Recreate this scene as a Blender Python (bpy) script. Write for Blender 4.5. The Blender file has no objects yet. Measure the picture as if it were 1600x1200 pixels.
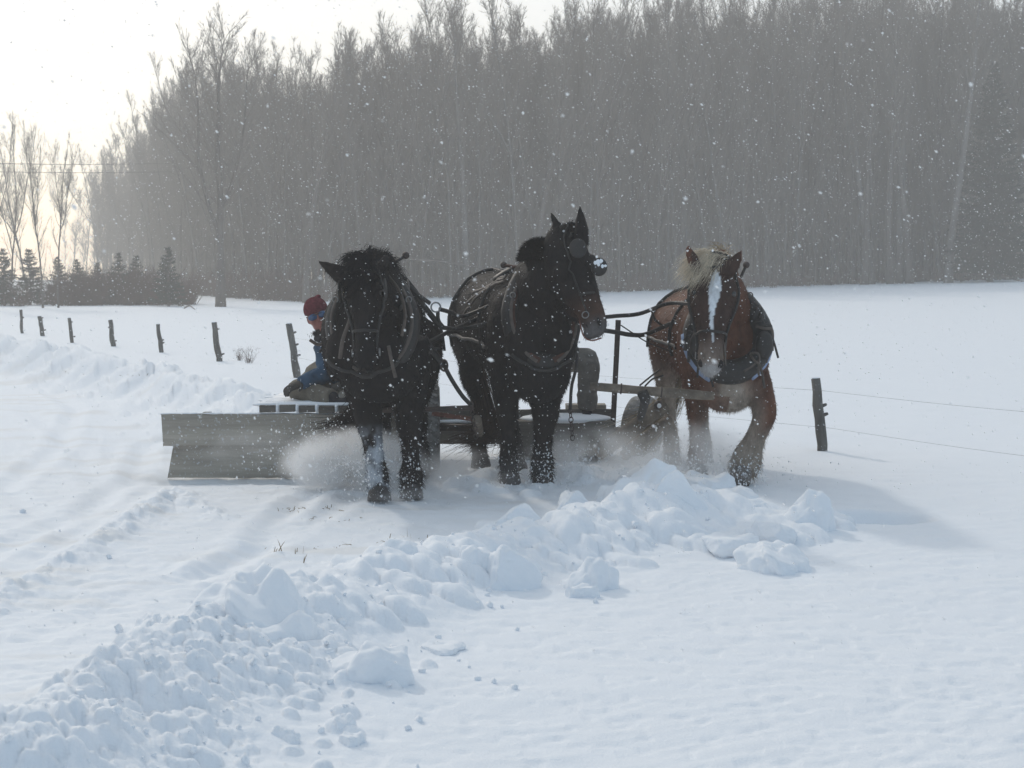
import bpy, math, random
import numpy as np
from mathutils import Vector, Matrix
random.seed(7); rng = np.random.default_rng(11)
scene = bpy.context.scene
COL = scene.collection
PI = math.pi

# ------------------------------------------------------------------ camera
F, HZ, CH = 2600.0, 420.0, 1.64           # focal length in photo pixels, horizon row, eye height
TH = math.atan((600-HZ)/F)
cam_d = bpy.data.cameras.new('camera'); cam = bpy.data.objects.new('camera', cam_d); COL.objects.link(cam)
cam.location = (0,0,CH); cam.rotation_euler = (PI/2-TH,0,0)
cam_d.sensor_width = 36; cam_d.lens = 36*F/1600; cam_d.clip_end = 2000; cam_d.clip_start = .05
cam_d.dof.use_dof = True; cam_d.dof.focus_distance = 12.0; cam_d.dof.aperture_fstop = 9.0
scene.camera = cam
# ------------------------------------------------------------------ sky, sun, exposure
SUN_AZ, SUN_EL = math.radians(25), math.radians(32)   # sun ahead, a little to the left
to_sun = Vector((-math.sin(SUN_AZ)*math.cos(SUN_EL), math.cos(SUN_AZ)*math.cos(SUN_EL), math.sin(SUN_EL)))
w = bpy.data.worlds.new('World'); scene.world = w; w.use_nodes = True
nt = w.node_tree; nt.nodes.clear()
out = nt.nodes.new('ShaderNodeOutputWorld')
sky = nt.nodes.new('ShaderNodeTexSky'); sky.sky_type = 'NISHITA'; sky.sun_disc = False
sky.sun_elevation = SUN_EL; sky.sun_rotation = -SUN_AZ; sky.dust_density = 1.5; sky.air_density = .9
b1 = nt.nodes.new('ShaderNodeBackground'); b1.inputs['Strength'].default_value = .05
nt.links.new(sky.outputs[0], b1.inputs['Color'])
tc = nt.nodes.new('ShaderNodeTexCoord')
dot = nt.nodes.new('ShaderNodeVectorMath'); dot.operation = 'DOT_PRODUCT'; dot.inputs[1].default_value = to_sun
nt.links.new(tc.outputs['Generated'], dot.inputs[0])
mr = nt.nodes.new('ShaderNodeMapRange'); mr.interpolation_type = 'SMOOTHSTEP'
mr.inputs['From Min'].default_value = .0; mr.inputs['From Max'].default_value = 1.0
nt.links.new(dot.outputs['Value'], mr.inputs['Value'])
mx = nt.nodes.new('ShaderNodeMix'); mx.data_type = 'RGBA'
nt.links.new(mr.outputs[0], mx.inputs['Factor'])
mx.inputs['A'].default_value = (.43,.58,.72,1); mx.inputs['B'].default_value = (1.0,.965,.885,1)
b2 = nt.nodes.new('ShaderNodeBackground'); b2.inputs['Strength'].default_value = .66
nt.links.new(mx.outputs['Result'], b2.inputs['Color'])
ad = nt.nodes.new('ShaderNodeAddShader'); nt.links.new(b1.outputs[0], ad.inputs[0]); nt.links.new(b2.outputs[0], ad.inputs[1])
nt.links.new(ad.outputs[0], out.inputs['Surface'])
sun_d = bpy.data.lights.new('sun','SUN'); sun_d.energy = 1.0; sun_d.angle = math.radians(3); sun_d.color = (1,.93,.83)
sun = bpy.data.objects.new('sun', sun_d); COL.objects.link(sun); sun.rotation_euler = (-to_sun).to_track_quat('-Z','Y').to_euler()
scene.view_settings.view_transform = 'Standard'; scene.view_settings.look = 'None'
scene.view_settings.exposure = 0; scene.view_settings.gamma = 1; scene.view_settings.use_curve_mapping = False
cy = scene.cycles
cy.use_denoising = True; cy.use_adaptive_sampling = True; cy.adaptive_threshold = .01
cy.max_bounces = 6; cy.diffuse_bounces = 4; cy.glossy_bounces = 2; cy.volume_bounces = 4; cy.transparent_max_bounces = 6
cy.volume_step_rate = 2; cy.volume_max_steps = 64
HAZE_DENSITY = .0030

# ------------------------------------------------------------------ helpers
UP = np.array([0, math.sin(TH), math.cos(TH)]); FW = np.array([0, math.cos(TH), -math.sin(TH)])
def P(px, py, Y):
    r = FW + UP*((600-py)/F); r = r + np.array([(px-800)/F,0,0]); return r*(Y/r[1]) + np.array([0,0,CH])
def G(px, py, z=0):
    r = FW + UP*((600-py)/F) + np.array([(px-800)/F,0,0]); return r*((z-CH)/r[2]) + np.array([0,0,CH])
def unit(v): v = np.asarray(v,float); return v/(np.linalg.norm(v)+1e-12)

def make_mesh(name, v, f, smooth=True):
    v = np.asarray(v, np.float32); me = bpy.data.meshes.new(name)
    if isinstance(f, np.ndarray):
        n, k = f.shape
        me.vertices.add(len(v)); me.vertices.foreach_set('co', v.ravel())
        me.loops.add(n*k); me.loops.foreach_set('vertex_index', f.astype(np.int32).ravel())
        me.polygons.add(n); me.polygons.foreach_set('loop_start', np.arange(0,n*k,k,dtype=np.int32))
        me.update(calc_edges=True)
    else:
        me.from_pydata([tuple(map(float,p)) for p in v], [], [tuple(map(int,q)) for q in f]); me.update()
    if smooth and len(me.polygons): me.polygons.foreach_set('use_smooth', np.ones(len(me.polygons),bool))
    return me
def link(name, me, m=None, parent=None, loc=None, rot=None):
    o = bpy.data.objects.new(name, me); COL.objects.link(o)
    if m is not None and me is not None and not me.materials: me.materials.append(m)
    if parent is not None: o.parent = parent
    if loc is not None: o.location = loc
    if rot is not None: o.rotation_euler = rot
    return o
def tag(o, label=None, cat=None, group=None, kind=None):
    if label: o['label'] = label
    if cat: o['category'] = cat
    if group: o['group'] = group
    if kind: o['kind'] = kind
    return o
def empty(name, loc=(0,0,0), rz=0, **k):
    o = bpy.data.objects.new(name, None); COL.objects.link(o); o.location = loc; o.rotation_euler = (0,0,rz); o.empty_display_size=.1
    return tag(o, **k)

class MB:
    """collects shapes into one mesh"""
    def __init__(s): s.v=[]; s.f=[]; s.n=0
    def add(s, v, f):
        s.v.append(np.asarray(v,float)); s.f += [tuple(i+s.n for i in q) for q in f]; s.n += len(v); return s
    def tube(s, pts, rad, seg=12, side=None, cap=True):
        pts = np.asarray(pts,float); n = len(pts)
        rad = [(r,r) if np.isscalar(r) else r for r in ([rad]*n if np.isscalar(rad) else rad)]
        tan = np.gradient(pts, axis=0) if n>2 else np.array([pts[-1]-pts[0]]*n)
        V=[]; ref = None if side is None else unit(side)
        u = None
        for i in range(n):
            t = unit(tan[i])
            if ref is not None: u = ref - t*ref.dot(t)
            elif u is None: a = np.array([0,0,1.]) if abs(t[2])<.9 else np.array([1.,0,0]); u = a - t*a.dot(t)
            else: u = u - t*u.dot(t)
            u = unit(u); vv = np.cross(t,u)
            for k in range(seg):
                th = 2*PI*k/seg; V.append(pts[i]+u*math.cos(th)*rad[i][0]+vv*math.sin(th)*rad[i][1])
        Fc = [(i*seg+k, i*seg+(k+1)%seg, (i+1)*seg+(k+1)%seg, (i+1)*seg+k) for i in range(n-1) for k in range(seg)]
        if cap: Fc += [tuple(range(seg))[::-1], tuple(range((n-1)*seg, n*seg))]
        return s.add(V,Fc)
    def box(s, c, size, R=None, jit=0):
        c = np.asarray(c,float); h = np.asarray(size,float)/2
        V = np.array([[x,y,z] for x in(-1,1) for y in(-1,1) for z in(-1,1)],float)*h
        if jit: V += rng.normal(0,jit,V.shape)
        if R is not None: V = V@np.array(R).T
        return s.add(V+c, [(0,1,3,2),(4,6,7,5),(0,4,5,1),(2,3,7,6),(0,2,6,4),(1,5,7,3)])
    def ell(s, c, r, seg=14, rings=9, R=None):
        V=[]; 
        for i in range(1,rings):
            a = PI*i/rings
            for k in range(seg):
                b = 2*PI*k/seg; V.append([math.sin(a)*math.cos(b), math.sin(a)*math.sin(b), math.cos(a)])
        V.append([0,0,1]); V.append([0,0,-1]); V = np.array(V)*np.asarray(r,float)
        if R is not None: V = V@np.array(R).T
        n=(rings-1)*seg
        Fc = [(i*seg+k,(i+1)*seg+k,(i+1)*seg+(k+1)%seg,i*seg+(k+1)%seg) for i in range(rings-2) for k in range(seg)]
        Fc += [(n,k,(k+1)%seg) for k in range(seg)] + [(n+1,(rings-2)*seg+(k+1)%seg,(rings-2)*seg+k) for k in range(seg)]
        return s.add(V+np.asarray(c,float), Fc)
    def ring(s, c, R, r, normal, seg=24, seg2=8, sx=1, sy=1, u0=(0,0,1)):
        n = unit(normal); u = np.asarray(u0,float); u = unit(u-n*u.dot(n)); v = np.cross(n,u); V=[]; c=np.asarray(c,float)
        for i in range(seg):
            a = 2*PI*i/seg; d = u*math.cos(a)*sx+v*math.sin(a)*sy; dd=unit(d)
            for k in range(seg2):
                b = 2*PI*k/seg2; V.append(c+d*R+dd*r*math.cos(b)+n*r*math.sin(b))
        Fc = [(i*seg2+k, ((i+1)%seg)*seg2+k, ((i+1)%seg)*seg2+(k+1)%seg2, i*seg2+(k+1)%seg2) for i in range(seg) for k in range(seg2)]
        return s.add(V,Fc)
    def mesh(s, name='m', smooth=True): return make_mesh(name, np.concatenate(s.v), s.f, smooth)
    def obj(s, name, m, parent=None, smooth=True, bevel=0):
        o = link(name, s.mesh(name, smooth), m, parent)
        if bevel:
            b = o.modifiers.new('bevel','BEVEL'); b.width = bevel; b.segments = 2; b.limit_method='ANGLE'
        return o
def smooth_path(pts, n=24):
    pts = np.asarray(pts,float); m = len(pts)
    if m < 3: return np.linspace(pts[0],pts[-1],n)
    Q = np.vstack([2*pts[0]-pts[1], pts, 2*pts[-1]-pts[-2]]); o=[]
    for t in np.linspace(0,m-1-1e-6,n):
        i=int(t); f=t-i; p0,p1,p2,p3 = Q[i:i+4]
        o.append(.5*((2*p1)+(-p0+p2)*f+(2*p0-5*p1+4*p2-p3)*f*f+(-p0+3*p1-3*p2+p3)*f**3))
    return np.array(o)
def remesh(mb, voxel=.014, iters=6, fac=.5):
    me = mb.mesh('body'); o = bpy.data.objects.new('tmp', me); COL.objects.link(o)
    r = o.modifiers.new('r','REMESH'); r.mode='VOXEL'; r.voxel_size = voxel
    s = o.modifiers.new('s','SMOOTH'); s.factor = fac; s.iterations = iters
    dg = bpy.context.evaluated_depsgraph_get(); ev = o.evaluated_get(dg)
    m2 = bpy.data.meshes.new_from_object(ev); bpy.data.objects.remove(o)
    m2.polygons.foreach_set('use_smooth', np.ones(len(m2.polygons),bool)); return m2
def mesh_arrays(me):
    v = np.empty(len(me.vertices)*3,np.float32); me.vertices.foreach_get('co',v); v=v.reshape(-1,3)
    n = np.empty(len(me.vertices)*3,np.float32); me.vertices.foreach_get('normal',n); n=n.reshape(-1,3)
    return v.astype(float), n.astype(float)
def sample_surface(me, count):
    me.calc_loop_triangles(); T = np.empty(len(me.loop_triangles)*3,np.int32); me.loop_triangles.foreach_get('vertices',T); T=T.reshape(-1,3)
    v,n = mesh_arrays(me); a,b,c = v[T[:,0]],v[T[:,1]],v[T[:,2]]
    ar = np.linalg.norm(np.cross(b-a,c-a),axis=1); i = rng.choice(len(T),count,p=ar/ar.sum())
    r1=np.sqrt(rng.random(count)); r2=rng.random(count); w0,w1,w2=(1-r1)[:,None],(r1*(1-r2))[:,None],(r1*r2)[:,None]
    p = a[i]*w0+b[i]*w1+c[i]*w2; nn = n[T[i,0]]*w0+n[T[i,1]]*w1+n[T[i,2]]*w2
    return p, nn/np.maximum(np.linalg.norm(nn,axis=1)[:,None],1e-9)
def set_col(me, col):
    ca = me.color_attributes.new('Col','FLOAT_COLOR','POINT'); c = np.ones((len(me.vertices),4),np.float32); c[:,:3]=col; ca.data.foreach_set('color', c.ravel())
def strands(root, d, L, width, grav=0., wind=(0,0,0), segs=3, col=None, curl=0.):
    """tapered hair strips; all arrays of N"""
    N=len(root); L=np.broadcast_to(np.asarray(L,float),(N,)); width=np.broadcast_to(np.asarray(width,float),(N,))
    d = d/np.maximum(np.linalg.norm(d,axis=1)[:,None],1e-9); ra = rng.normal(size=(N,3)); side=np.cross(d,ra); side/=np.maximum(np.linalg.norm(side,axis=1)[:,None],1e-9)
    wind=np.asarray(wind,float); V=np.empty((N,2*segs+1,3)); ph=rng.random(N)*6.28
    for k in range(segs+1):
        t=k/segs; c = root + d*(t*L)[:,None] + (wind*(t**1.6))*L[:,None] + np.array([0,0,-1])*(grav*t*t*L)[:,None]
        if curl: c = c + side*(np.sin(ph+t*5)*curl*L*t)[:,None]
        if k<segs: ww=(width*(1-.6*t)/2)[:,None]; V[:,2*k]=c-side*ww; V[:,2*k+1]=c+side*ww
        else: V[:,2*segs]=c
    base=(np.arange(N)*(2*segs+1))[:,None]; F_=[]
    for k in range(segs-1): a=2*k; F_.append(np.hstack([base+a,base+a+1,base+a+3])); F_.append(np.hstack([base+a,base+a+3,base+a+2]))
    a=2*(segs-1); F_.append(np.hstack([base+a,base+a+1,base+a+2]))
    me = make_mesh('hair', V.reshape(-1,3), np.vstack(F_))
    if col is not None: set_col(me, np.repeat(np.asarray(col),2*segs+1,axis=0))
    return me

# value noise
def _h(ix,iy,s):
    n = (ix.astype(np.int64)*374761393 + iy.astype(np.int64)*668265263 + s*974634777) & 0x7fffffff
    n = ((n ^ (n>>13))*1274126177) & 0x7fffffff; n = (n ^ (n>>16)) & 0x7fffffff
    return n/0x7fffffff
def vn(x,y,s=0):
    xi=np.floor(x); yi=np.floor(y); fx=x-xi; fy=y-yi; fx=fx*fx*fx*(fx*(fx*6-15)+10); fy=fy*fy*fy*(fy*(fy*6-15)+10)
    a=_h(xi,yi,s); b=_h(xi+1,yi,s); c=_h(xi,yi+1,s); d=_h(xi+1,yi+1,s)
    return (a*(1-fx)+b*fx)*(1-fy)+(c*(1-fx)+d*fx)*fy-.5
def fbm(x,y,o=4,s=0):
    r=0;a=1
    for k in range(o): r=r+a*vn(x*2**k+k*17.3,y*2**k+k*9.1,s+k); a*=.5
    return r

# ------------------------------------------------------------------ materials
def mat(name, col, rough=.8, spec=.3, var=0., scale=8., bump=0., bscale=60., col2=None, stretch=(1,1,1), vcol=False, metallic=0., sss=0., fleck=0.):
    m = bpy.data.materials.new(name); m.use_nodes=True; t=m.node_tree; p=t.nodes['Principled BSDF']
    p.inputs['Roughness'].default_value=rough; p.inputs['Specular IOR Level'].default_value=spec; p.inputs['Metallic'].default_value=metallic
    tc=t.nodes.new('ShaderNodeTexCoord'); mp=t.nodes.new('ShaderNodeMapping'); mp.inputs['Scale'].default_value=stretch
    t.links.new(tc.outputs['Object'],mp.inputs['Vector'])
    c=(*col,1); src=None
    if vcol:
        a=t.nodes.new('ShaderNodeAttribute'); a.attribute_name='Col'; src=a.outputs['Color']
    if var or col2:
        n=t.nodes.new('ShaderNodeTexNoise'); n.inputs['Scale'].default_value=scale; n.inputs['Detail'].default_value=5; n.inputs['Roughness'].default_value=.65
        t.links.new(mp.outputs[0],n.inputs['Vector'])
        r=t.nodes.new('ShaderNodeMapRange'); r.inputs['From Min'].default_value=.3; r.inputs['From Max'].default_value=.7
        t.links.new(n.outputs['Fac'],r.inputs['Value'])
        x=t.nodes.new('ShaderNodeMix'); x.data_type='RGBA'; t.links.new(r.outputs[0],x.inputs['Factor'])
        if src is not None:
            k=t.nodes.new('ShaderNodeMix'); k.data_type='RGBA'; k.blend_type='MULTIPLY'; k.inputs['Factor'].default_value=1
            t.links.new(src,k.inputs['A']); x.inputs['A'].default_value=(1-var,)*3+(1,); x.inputs['B'].default_value=(1+var,)*3+(1,)
            t.links.new(x.outputs['Result'],k.inputs['B']); src=k.outputs['Result']
        else:
            x.inputs['A'].default_value=tuple(q*(1-var) for q in col)+(1,); cc=col2 if col2 else tuple(q*(1+var) for q in col)
            x.inputs['B'].default_value=(*cc,1); src=x.outputs['Result']
    if fleck:
        n=t.nodes.new('ShaderNodeTexNoise'); n.inputs['Scale'].default_value=38; n.inputs['Detail'].default_value=4; t.links.new(tc.outputs['Object'],n.inputs['Vector'])
        r=t.nodes.new('ShaderNodeMapRange'); r.inputs['From Min'].default_value=.68-fleck*.1; r.inputs['From Max'].default_value=.78-fleck*.1; r.inputs['To Max'].default_value=.55
        t.links.new(n.outputs['Fac'],r.inputs['Value']); x=t.nodes.new('ShaderNodeMix'); x.data_type='RGBA'; t.links.new(r.outputs[0],x.inputs['Factor'])
        if src is not None: t.links.new(src,x.inputs['A'])
        else: x.inputs['A'].default_value=c
        x.inputs['B'].default_value=(.7,.74,.8,1); src=x.outputs['Result']
    if src is not None: t.links.new(src,p.inputs['Base Color'])
    else: p.inputs['Base Color'].default_value=c
    if bump:
        n=t.nodes.new('ShaderNodeTexNoise'); n.inputs['Scale'].default_value=bscale; n.inputs['Detail'].default_value=4
        t.links.new(mp.outputs[0],n.inputs['Vector']); b=t.nodes.new('ShaderNodeBump'); b.inputs['Strength'].default_value=bump; b.inputs['Distance'].default_value=.02
        t.links.new(n.outputs['Fac'],b.inputs['Height']); t.links.new(b.outputs[0],p.inputs['Normal'])
    if sss: p.inputs['Subsurface Weight'].default_value=sss; p.inputs['Subsurface Radius'].default_value=(.06,.08,.1); p.inputs['Subsurface Scale'].default_value=.3
    return m
M_snow  = mat('snow',(.84,.87,.905),.75,.25,bump=.25,bscale=90,vcol=True,var=.015,scale=3)
M_snow2 = mat('snow_lump',(.86,.885,.915),.75,.25,bump=.2,bscale=30,var=.01)
M_flake = mat('flake',(.9,.92,.94),.6,.3)
def translucent(m,f,col):
    t=m.node_tree; p=t.nodes['Principled BSDF']; o=t.nodes['Material Output']; tr=t.nodes.new('ShaderNodeBsdfTranslucent'); tr.inputs['Color'].default_value=(*col,1); x=t.nodes.new('ShaderNodeMixShader'); x.inputs[0].default_value=f
    t.links.new(p.outputs[0],x.inputs[1]); t.links.new(tr.outputs[0],x.inputs[2]); t.links.new(x.outputs[0],o.inputs['Surface'])
translucent(M_flake,.8,(.95,.96,.97))
M_bark  = mat('bark',(.11,.098,.088),.9,.2,var=.45,scale=3,bump=.4,bscale=20,stretch=(1,1,.3))
M_bark2 = mat('aspen_bark',(.15,.14,.13),.9,.2,var=.4,scale=2,stretch=(1,1,.6))
M_twig  = mat('twig',(.19,.168,.148),.9,.1)
M_brush = mat('brush_twig',(.09,.055,.045),.9,.1,var=.3,scale=1)
M_spruce= mat('spruce_needles',(.022,.04,.03),.8,.2,var=.4,scale=2)
M_post  = mat('weathered_post',(.12,.115,.105),.9,.2,var=.5,scale=9,bump=.6,bscale=35,stretch=(1,1,.25),fleck=.25)
M_plank = mat('weathered_plank',(.36,.325,.275),.85,.2,var=.35,scale=5,bump=.35,bscale=26,stretch=(.14,1,1.6),fleck=.9)
M_plank2= mat('dark_plank',(.13,.12,.105),.85,.2,var=.5,scale=6,bump=.4,bscale=22,stretch=(.5,.12,1.6),fleck=.2)
M_timber= mat('old_timber',(.17,.14,.11),.9,.2,var=.5,scale=7,bump=.6,bscale=26,fleck=.4)
M_grass = mat('dry_grass',(.24,.18,.11),.9,.1,var=.3,scale=20)
M_rub   = mat('dusty_rubber',(.24,.24,.235),.85,.2,var=.5,scale=14,bump=.2,fleck=.8)
M_iron  = mat('rusty_iron',(.05,.035,.03),.6,.4,var=.5,scale=20,bump=.2,fleck=.15)
M_iron2 = mat('red_rust',(.13,.05,.035),.7,.3,var=.4,scale=20,fleck=.15)
M_steel = mat('worn_steel',(.22,.22,.22),.45,.5,metallic=.8)
M_leath = mat('black_leather',(.018,.016,.015),.55,.4,var=.4,scale=18,bump=.2,fleck=.25)
M_leatht= mat('tan_leather',(.085,.068,.056),.6,.4,var=.4,scale=18,bump=.2,fleck=.2)
M_pad   = mat('brown_collar',(.07,.03,.02),.7,.3,var=.4,scale=12,bump=.2,fleck=.2)
M_bluep = mat('blue_collar_pad',(.28,.35,.50),.85,.2,var=.15,scale=10,bump=.2,bscale=80)
M_coat  = mat('horse_coat',(1,1,1),.7,.1,var=.4,scale=14,bump=.5,bscale=50,vcol=True,stretch=(1,1,.5))
M_hair  = mat('horse_hair',(1,1,1),.8,.03,vcol=True)
M_hoof  = mat('hoof',(.035,.03,.028),.5,.4,var=.4,scale=12,fleck=.5)
M_hoof2 = mat('snowy_hoof',(.16,.14,.125),.6,.2,var=.4,scale=12,fleck=1.2)
M_eye   = mat('eye',(.01,.007,.005),.08,.7)
M_nost  = mat('nostril',(.012,.009,.009),.7,.2)
M_denim = mat('blue_jacket',(.038,.08,.135),.9,.15,var=.35,scale=10,bump=.5,bscale=26,fleck=.25)
M_canvas= mat('tan_canvas',(.17,.15,.12),.95,.1,var=.3,scale=9,bump=.5,bscale=22,fleck=.25)
M_canvas2=mat('grey_canvas',(.16,.15,.135),.95,.1,var=.25,scale=9,bump=.5,bscale=22,fleck=.25)
M_dkcl  = mat('dark_coat_cloth',(.03,.03,.035),.95,.1,var=.3,scale=9,bump=.4,bscale=24)
M_hat   = mat('red_knit',(.15,.035,.045),.95,.1,var=.5,scale=40,bump=.7,bscale=120,fleck=.12)
M_skin  = mat('cold_red_skin',(.27,.10,.08),.55,.3,var=.15,scale=20,bump=.1)
M_beard = mat('dark_beard',(.05,.045,.045),.9,.1,var=.4,scale=60,bump=.5)
M_lens  = mat('blue_lens',(.02,.07,.17),.12,.7)
M_glove = mat('glove',(.06,.055,.05),.9,.2,var=.3,scale=20,bump=.4,fleck=.3)

# ------------------------------------------------------------------ ground
def A_rise(x): return np.clip(.25+.024*x,0,1.3)
def Tz(x,y):
    x=np.asarray(x,float); y=np.asarray(y,float)
    t=np.clip((y-25)/75,0,1); return A_rise(x)*t*t*(3-2*t)
def seg_dist(x,y,pl):
    """signed side distance and interpolated height to a polyline of (x,y,h)"""
    best=np.full(x.shape,1e9); side=np.zeros(x.shape); hh=np.zeros(x.shape)
    for (x0,y0,h0),(x1,y1,h1) in zip(pl[:-1],pl[1:]):
        dx,dy=x1-x0,y1-y0; L2=dx*dx+dy*dy; t=np.clip(((x-x0)*dx+(y-y0)*dy)/L2,0,1)
        ex,ey=x-(x0+t*dx),y-(y0+t*dy); d=np.hypot(ex,ey); m=d<best
        best=np.where(m,d,best); side=np.where(m,np.sign(ex*dy-ey*dx),side); hh=np.where(m,h0+(h1-h0)*t,hh)
    return best,side,hh
BERM=[(-1.95,3.6,.20),(-1.50,5.2,.19),(-1.36,6.3,.19),(-1.15,7.1,.16),(-.68,8.4,.13),(0,9.5,.13),(.72,10.4,.12),(1.15,10.9,.10)]
BERM2=[(.85,10.5,.06),(1.5,10.6,.06),(1.78,10.3,.03)]
BACK=[(-13,36,.42),(-8.9,29,.42),(-6.5,24.9,.40),(-4.4,21,.38),(-2.75,17.6,.30),(-2.2,15.2,.1)]
ROUGH=[tuple(G(px,py)[:2])+(h,) for px,py,h in [(-40,950,.03),(20,920,.03),(110,870,.03),(185,830,.045),(230,795,.05),(275,768,.04),(300,785,.02),(350,808,.02)]]
def base_height(x,y):
    z=Tz(x,y)
    near=np.clip((60-y)/50,0,1)
    z=z+.05*fbm(x*.35,y*.22,3,3)*near; x0_,y0_=x,y; wx=.9*vn(x*.8,y*.8,101); x=x+wx; y=y+.7*vn(x0_*.7+9,y*.7,102)
    z=z+.009*fbm(x*3.0+y*1.2,y*6.0-x*.8,3,9)*near
    z=z+.006*fbm(x*7+y*2,y*13-x*2,2,22)*np.clip((22-y)/12,0,1); x,y=x0_,y0_
    q=vn(x*13,y*15,33)+.5*vn(x*25,y*27,34); z=z-.016*np.clip(q-.05,0,1)*np.clip((15-y)/8,0,1)
    for pl,wl,wr,sd in ((BERM,.24,.46,31),(BERM2,.25,.35,37),(BACK,.42,.5,41)):
        d,s,h=seg_dist(x,y,pl); d=d*(1+.35*fbm(x*2.3,y*2.3,2,sd)); ww=np.where(s>0,wr,wl)
        z=z+h*np.exp(-(d/ww)**2)*(1+.45*fbm(x*3.1,y*3.1,3,sd+2))
        env=np.exp(-(d/(ww*1.25))**4)*np.clip(h*4,0,1)
        z=z+env*.07*np.abs(fbm(x*7,y*7,3,sd+5))
    # ploughed road surface on the left: scraped, rough, tracks
    xr=-.155*(y-6)-.0; road=1/(1+np.exp((x-(np.interp(y,[3,5.2,7.1,9.5,12,17.5,29,40],[-2.1,-1.8,-1.5,-.4,.6,-2.9,-9.2,-15])))*6))
    road=road*np.clip((34-y)/6,0,1)
    a_=x+.6*vn(x*.5,y*.5,111); b_=y+.5*x+.5*vn(x*.6,y*.6+7,112); z=z+road*(.014*np.abs(fbm(a_*1.3,b_*3.2,4,51))-.006+.010*fbm(x*9,y*12,3,55)*(.4+np.clip(vn(x*.9,y*1.4,113)*3,0,1)))
    d,s,h=seg_dist(x,y,ROUGH); z=z+h*np.exp(-(d/.13)**2)*(1+1.4*fbm(x*12,y*12,3,61))
    for pts,dep in (([(400,840),(440,800),(500,760)],.03),([(0,760),(90,700),(120,640),(60,600)],.03),([(0,1010),(200,930),(420,850)],.015),([(300,900),(400,860),(560,770)],.03),([(-60,880),(120,800),(210,740),(230,690)],.028),([(330,890),(440,820),(470,775)],.022),([(-40,720),(60,800),(150,850),(260,890)],.018),([(60,870),(140,820),(160,760),(120,700),(40,640)],.02)):
        pl=[tuple(G(a,b)[:2])+(dep,) for a,b in pts]; d,s,h=seg_dist(x,y,pl); z=z-.6*h*np.exp(-(d/.09)**2)+.3*h*np.exp(-((d-.17)/.07)**2)
    # snow heaped in front of the drag
    e=np.exp(-(((x-.35)/.9)**4+((y-12.75)/.42)**2)); z=z+e*(.07+.10*fbm(x*5,y*5,3,71))
    z=z-.075*np.exp(-(np.clip(np.abs(x+1.75)-1.0,0,9)/.25)**2-((y-13.3)/.35)**2)
    ux=(x-2.38)*.96-(y-10.95)*.28; uy=(x-2.38)*.28+(y-10.95)*.96; z=z-.15/(1+np.exp(((ux/.36)**2+(uy/.26)**2-1)*7))
    return z,road
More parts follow.
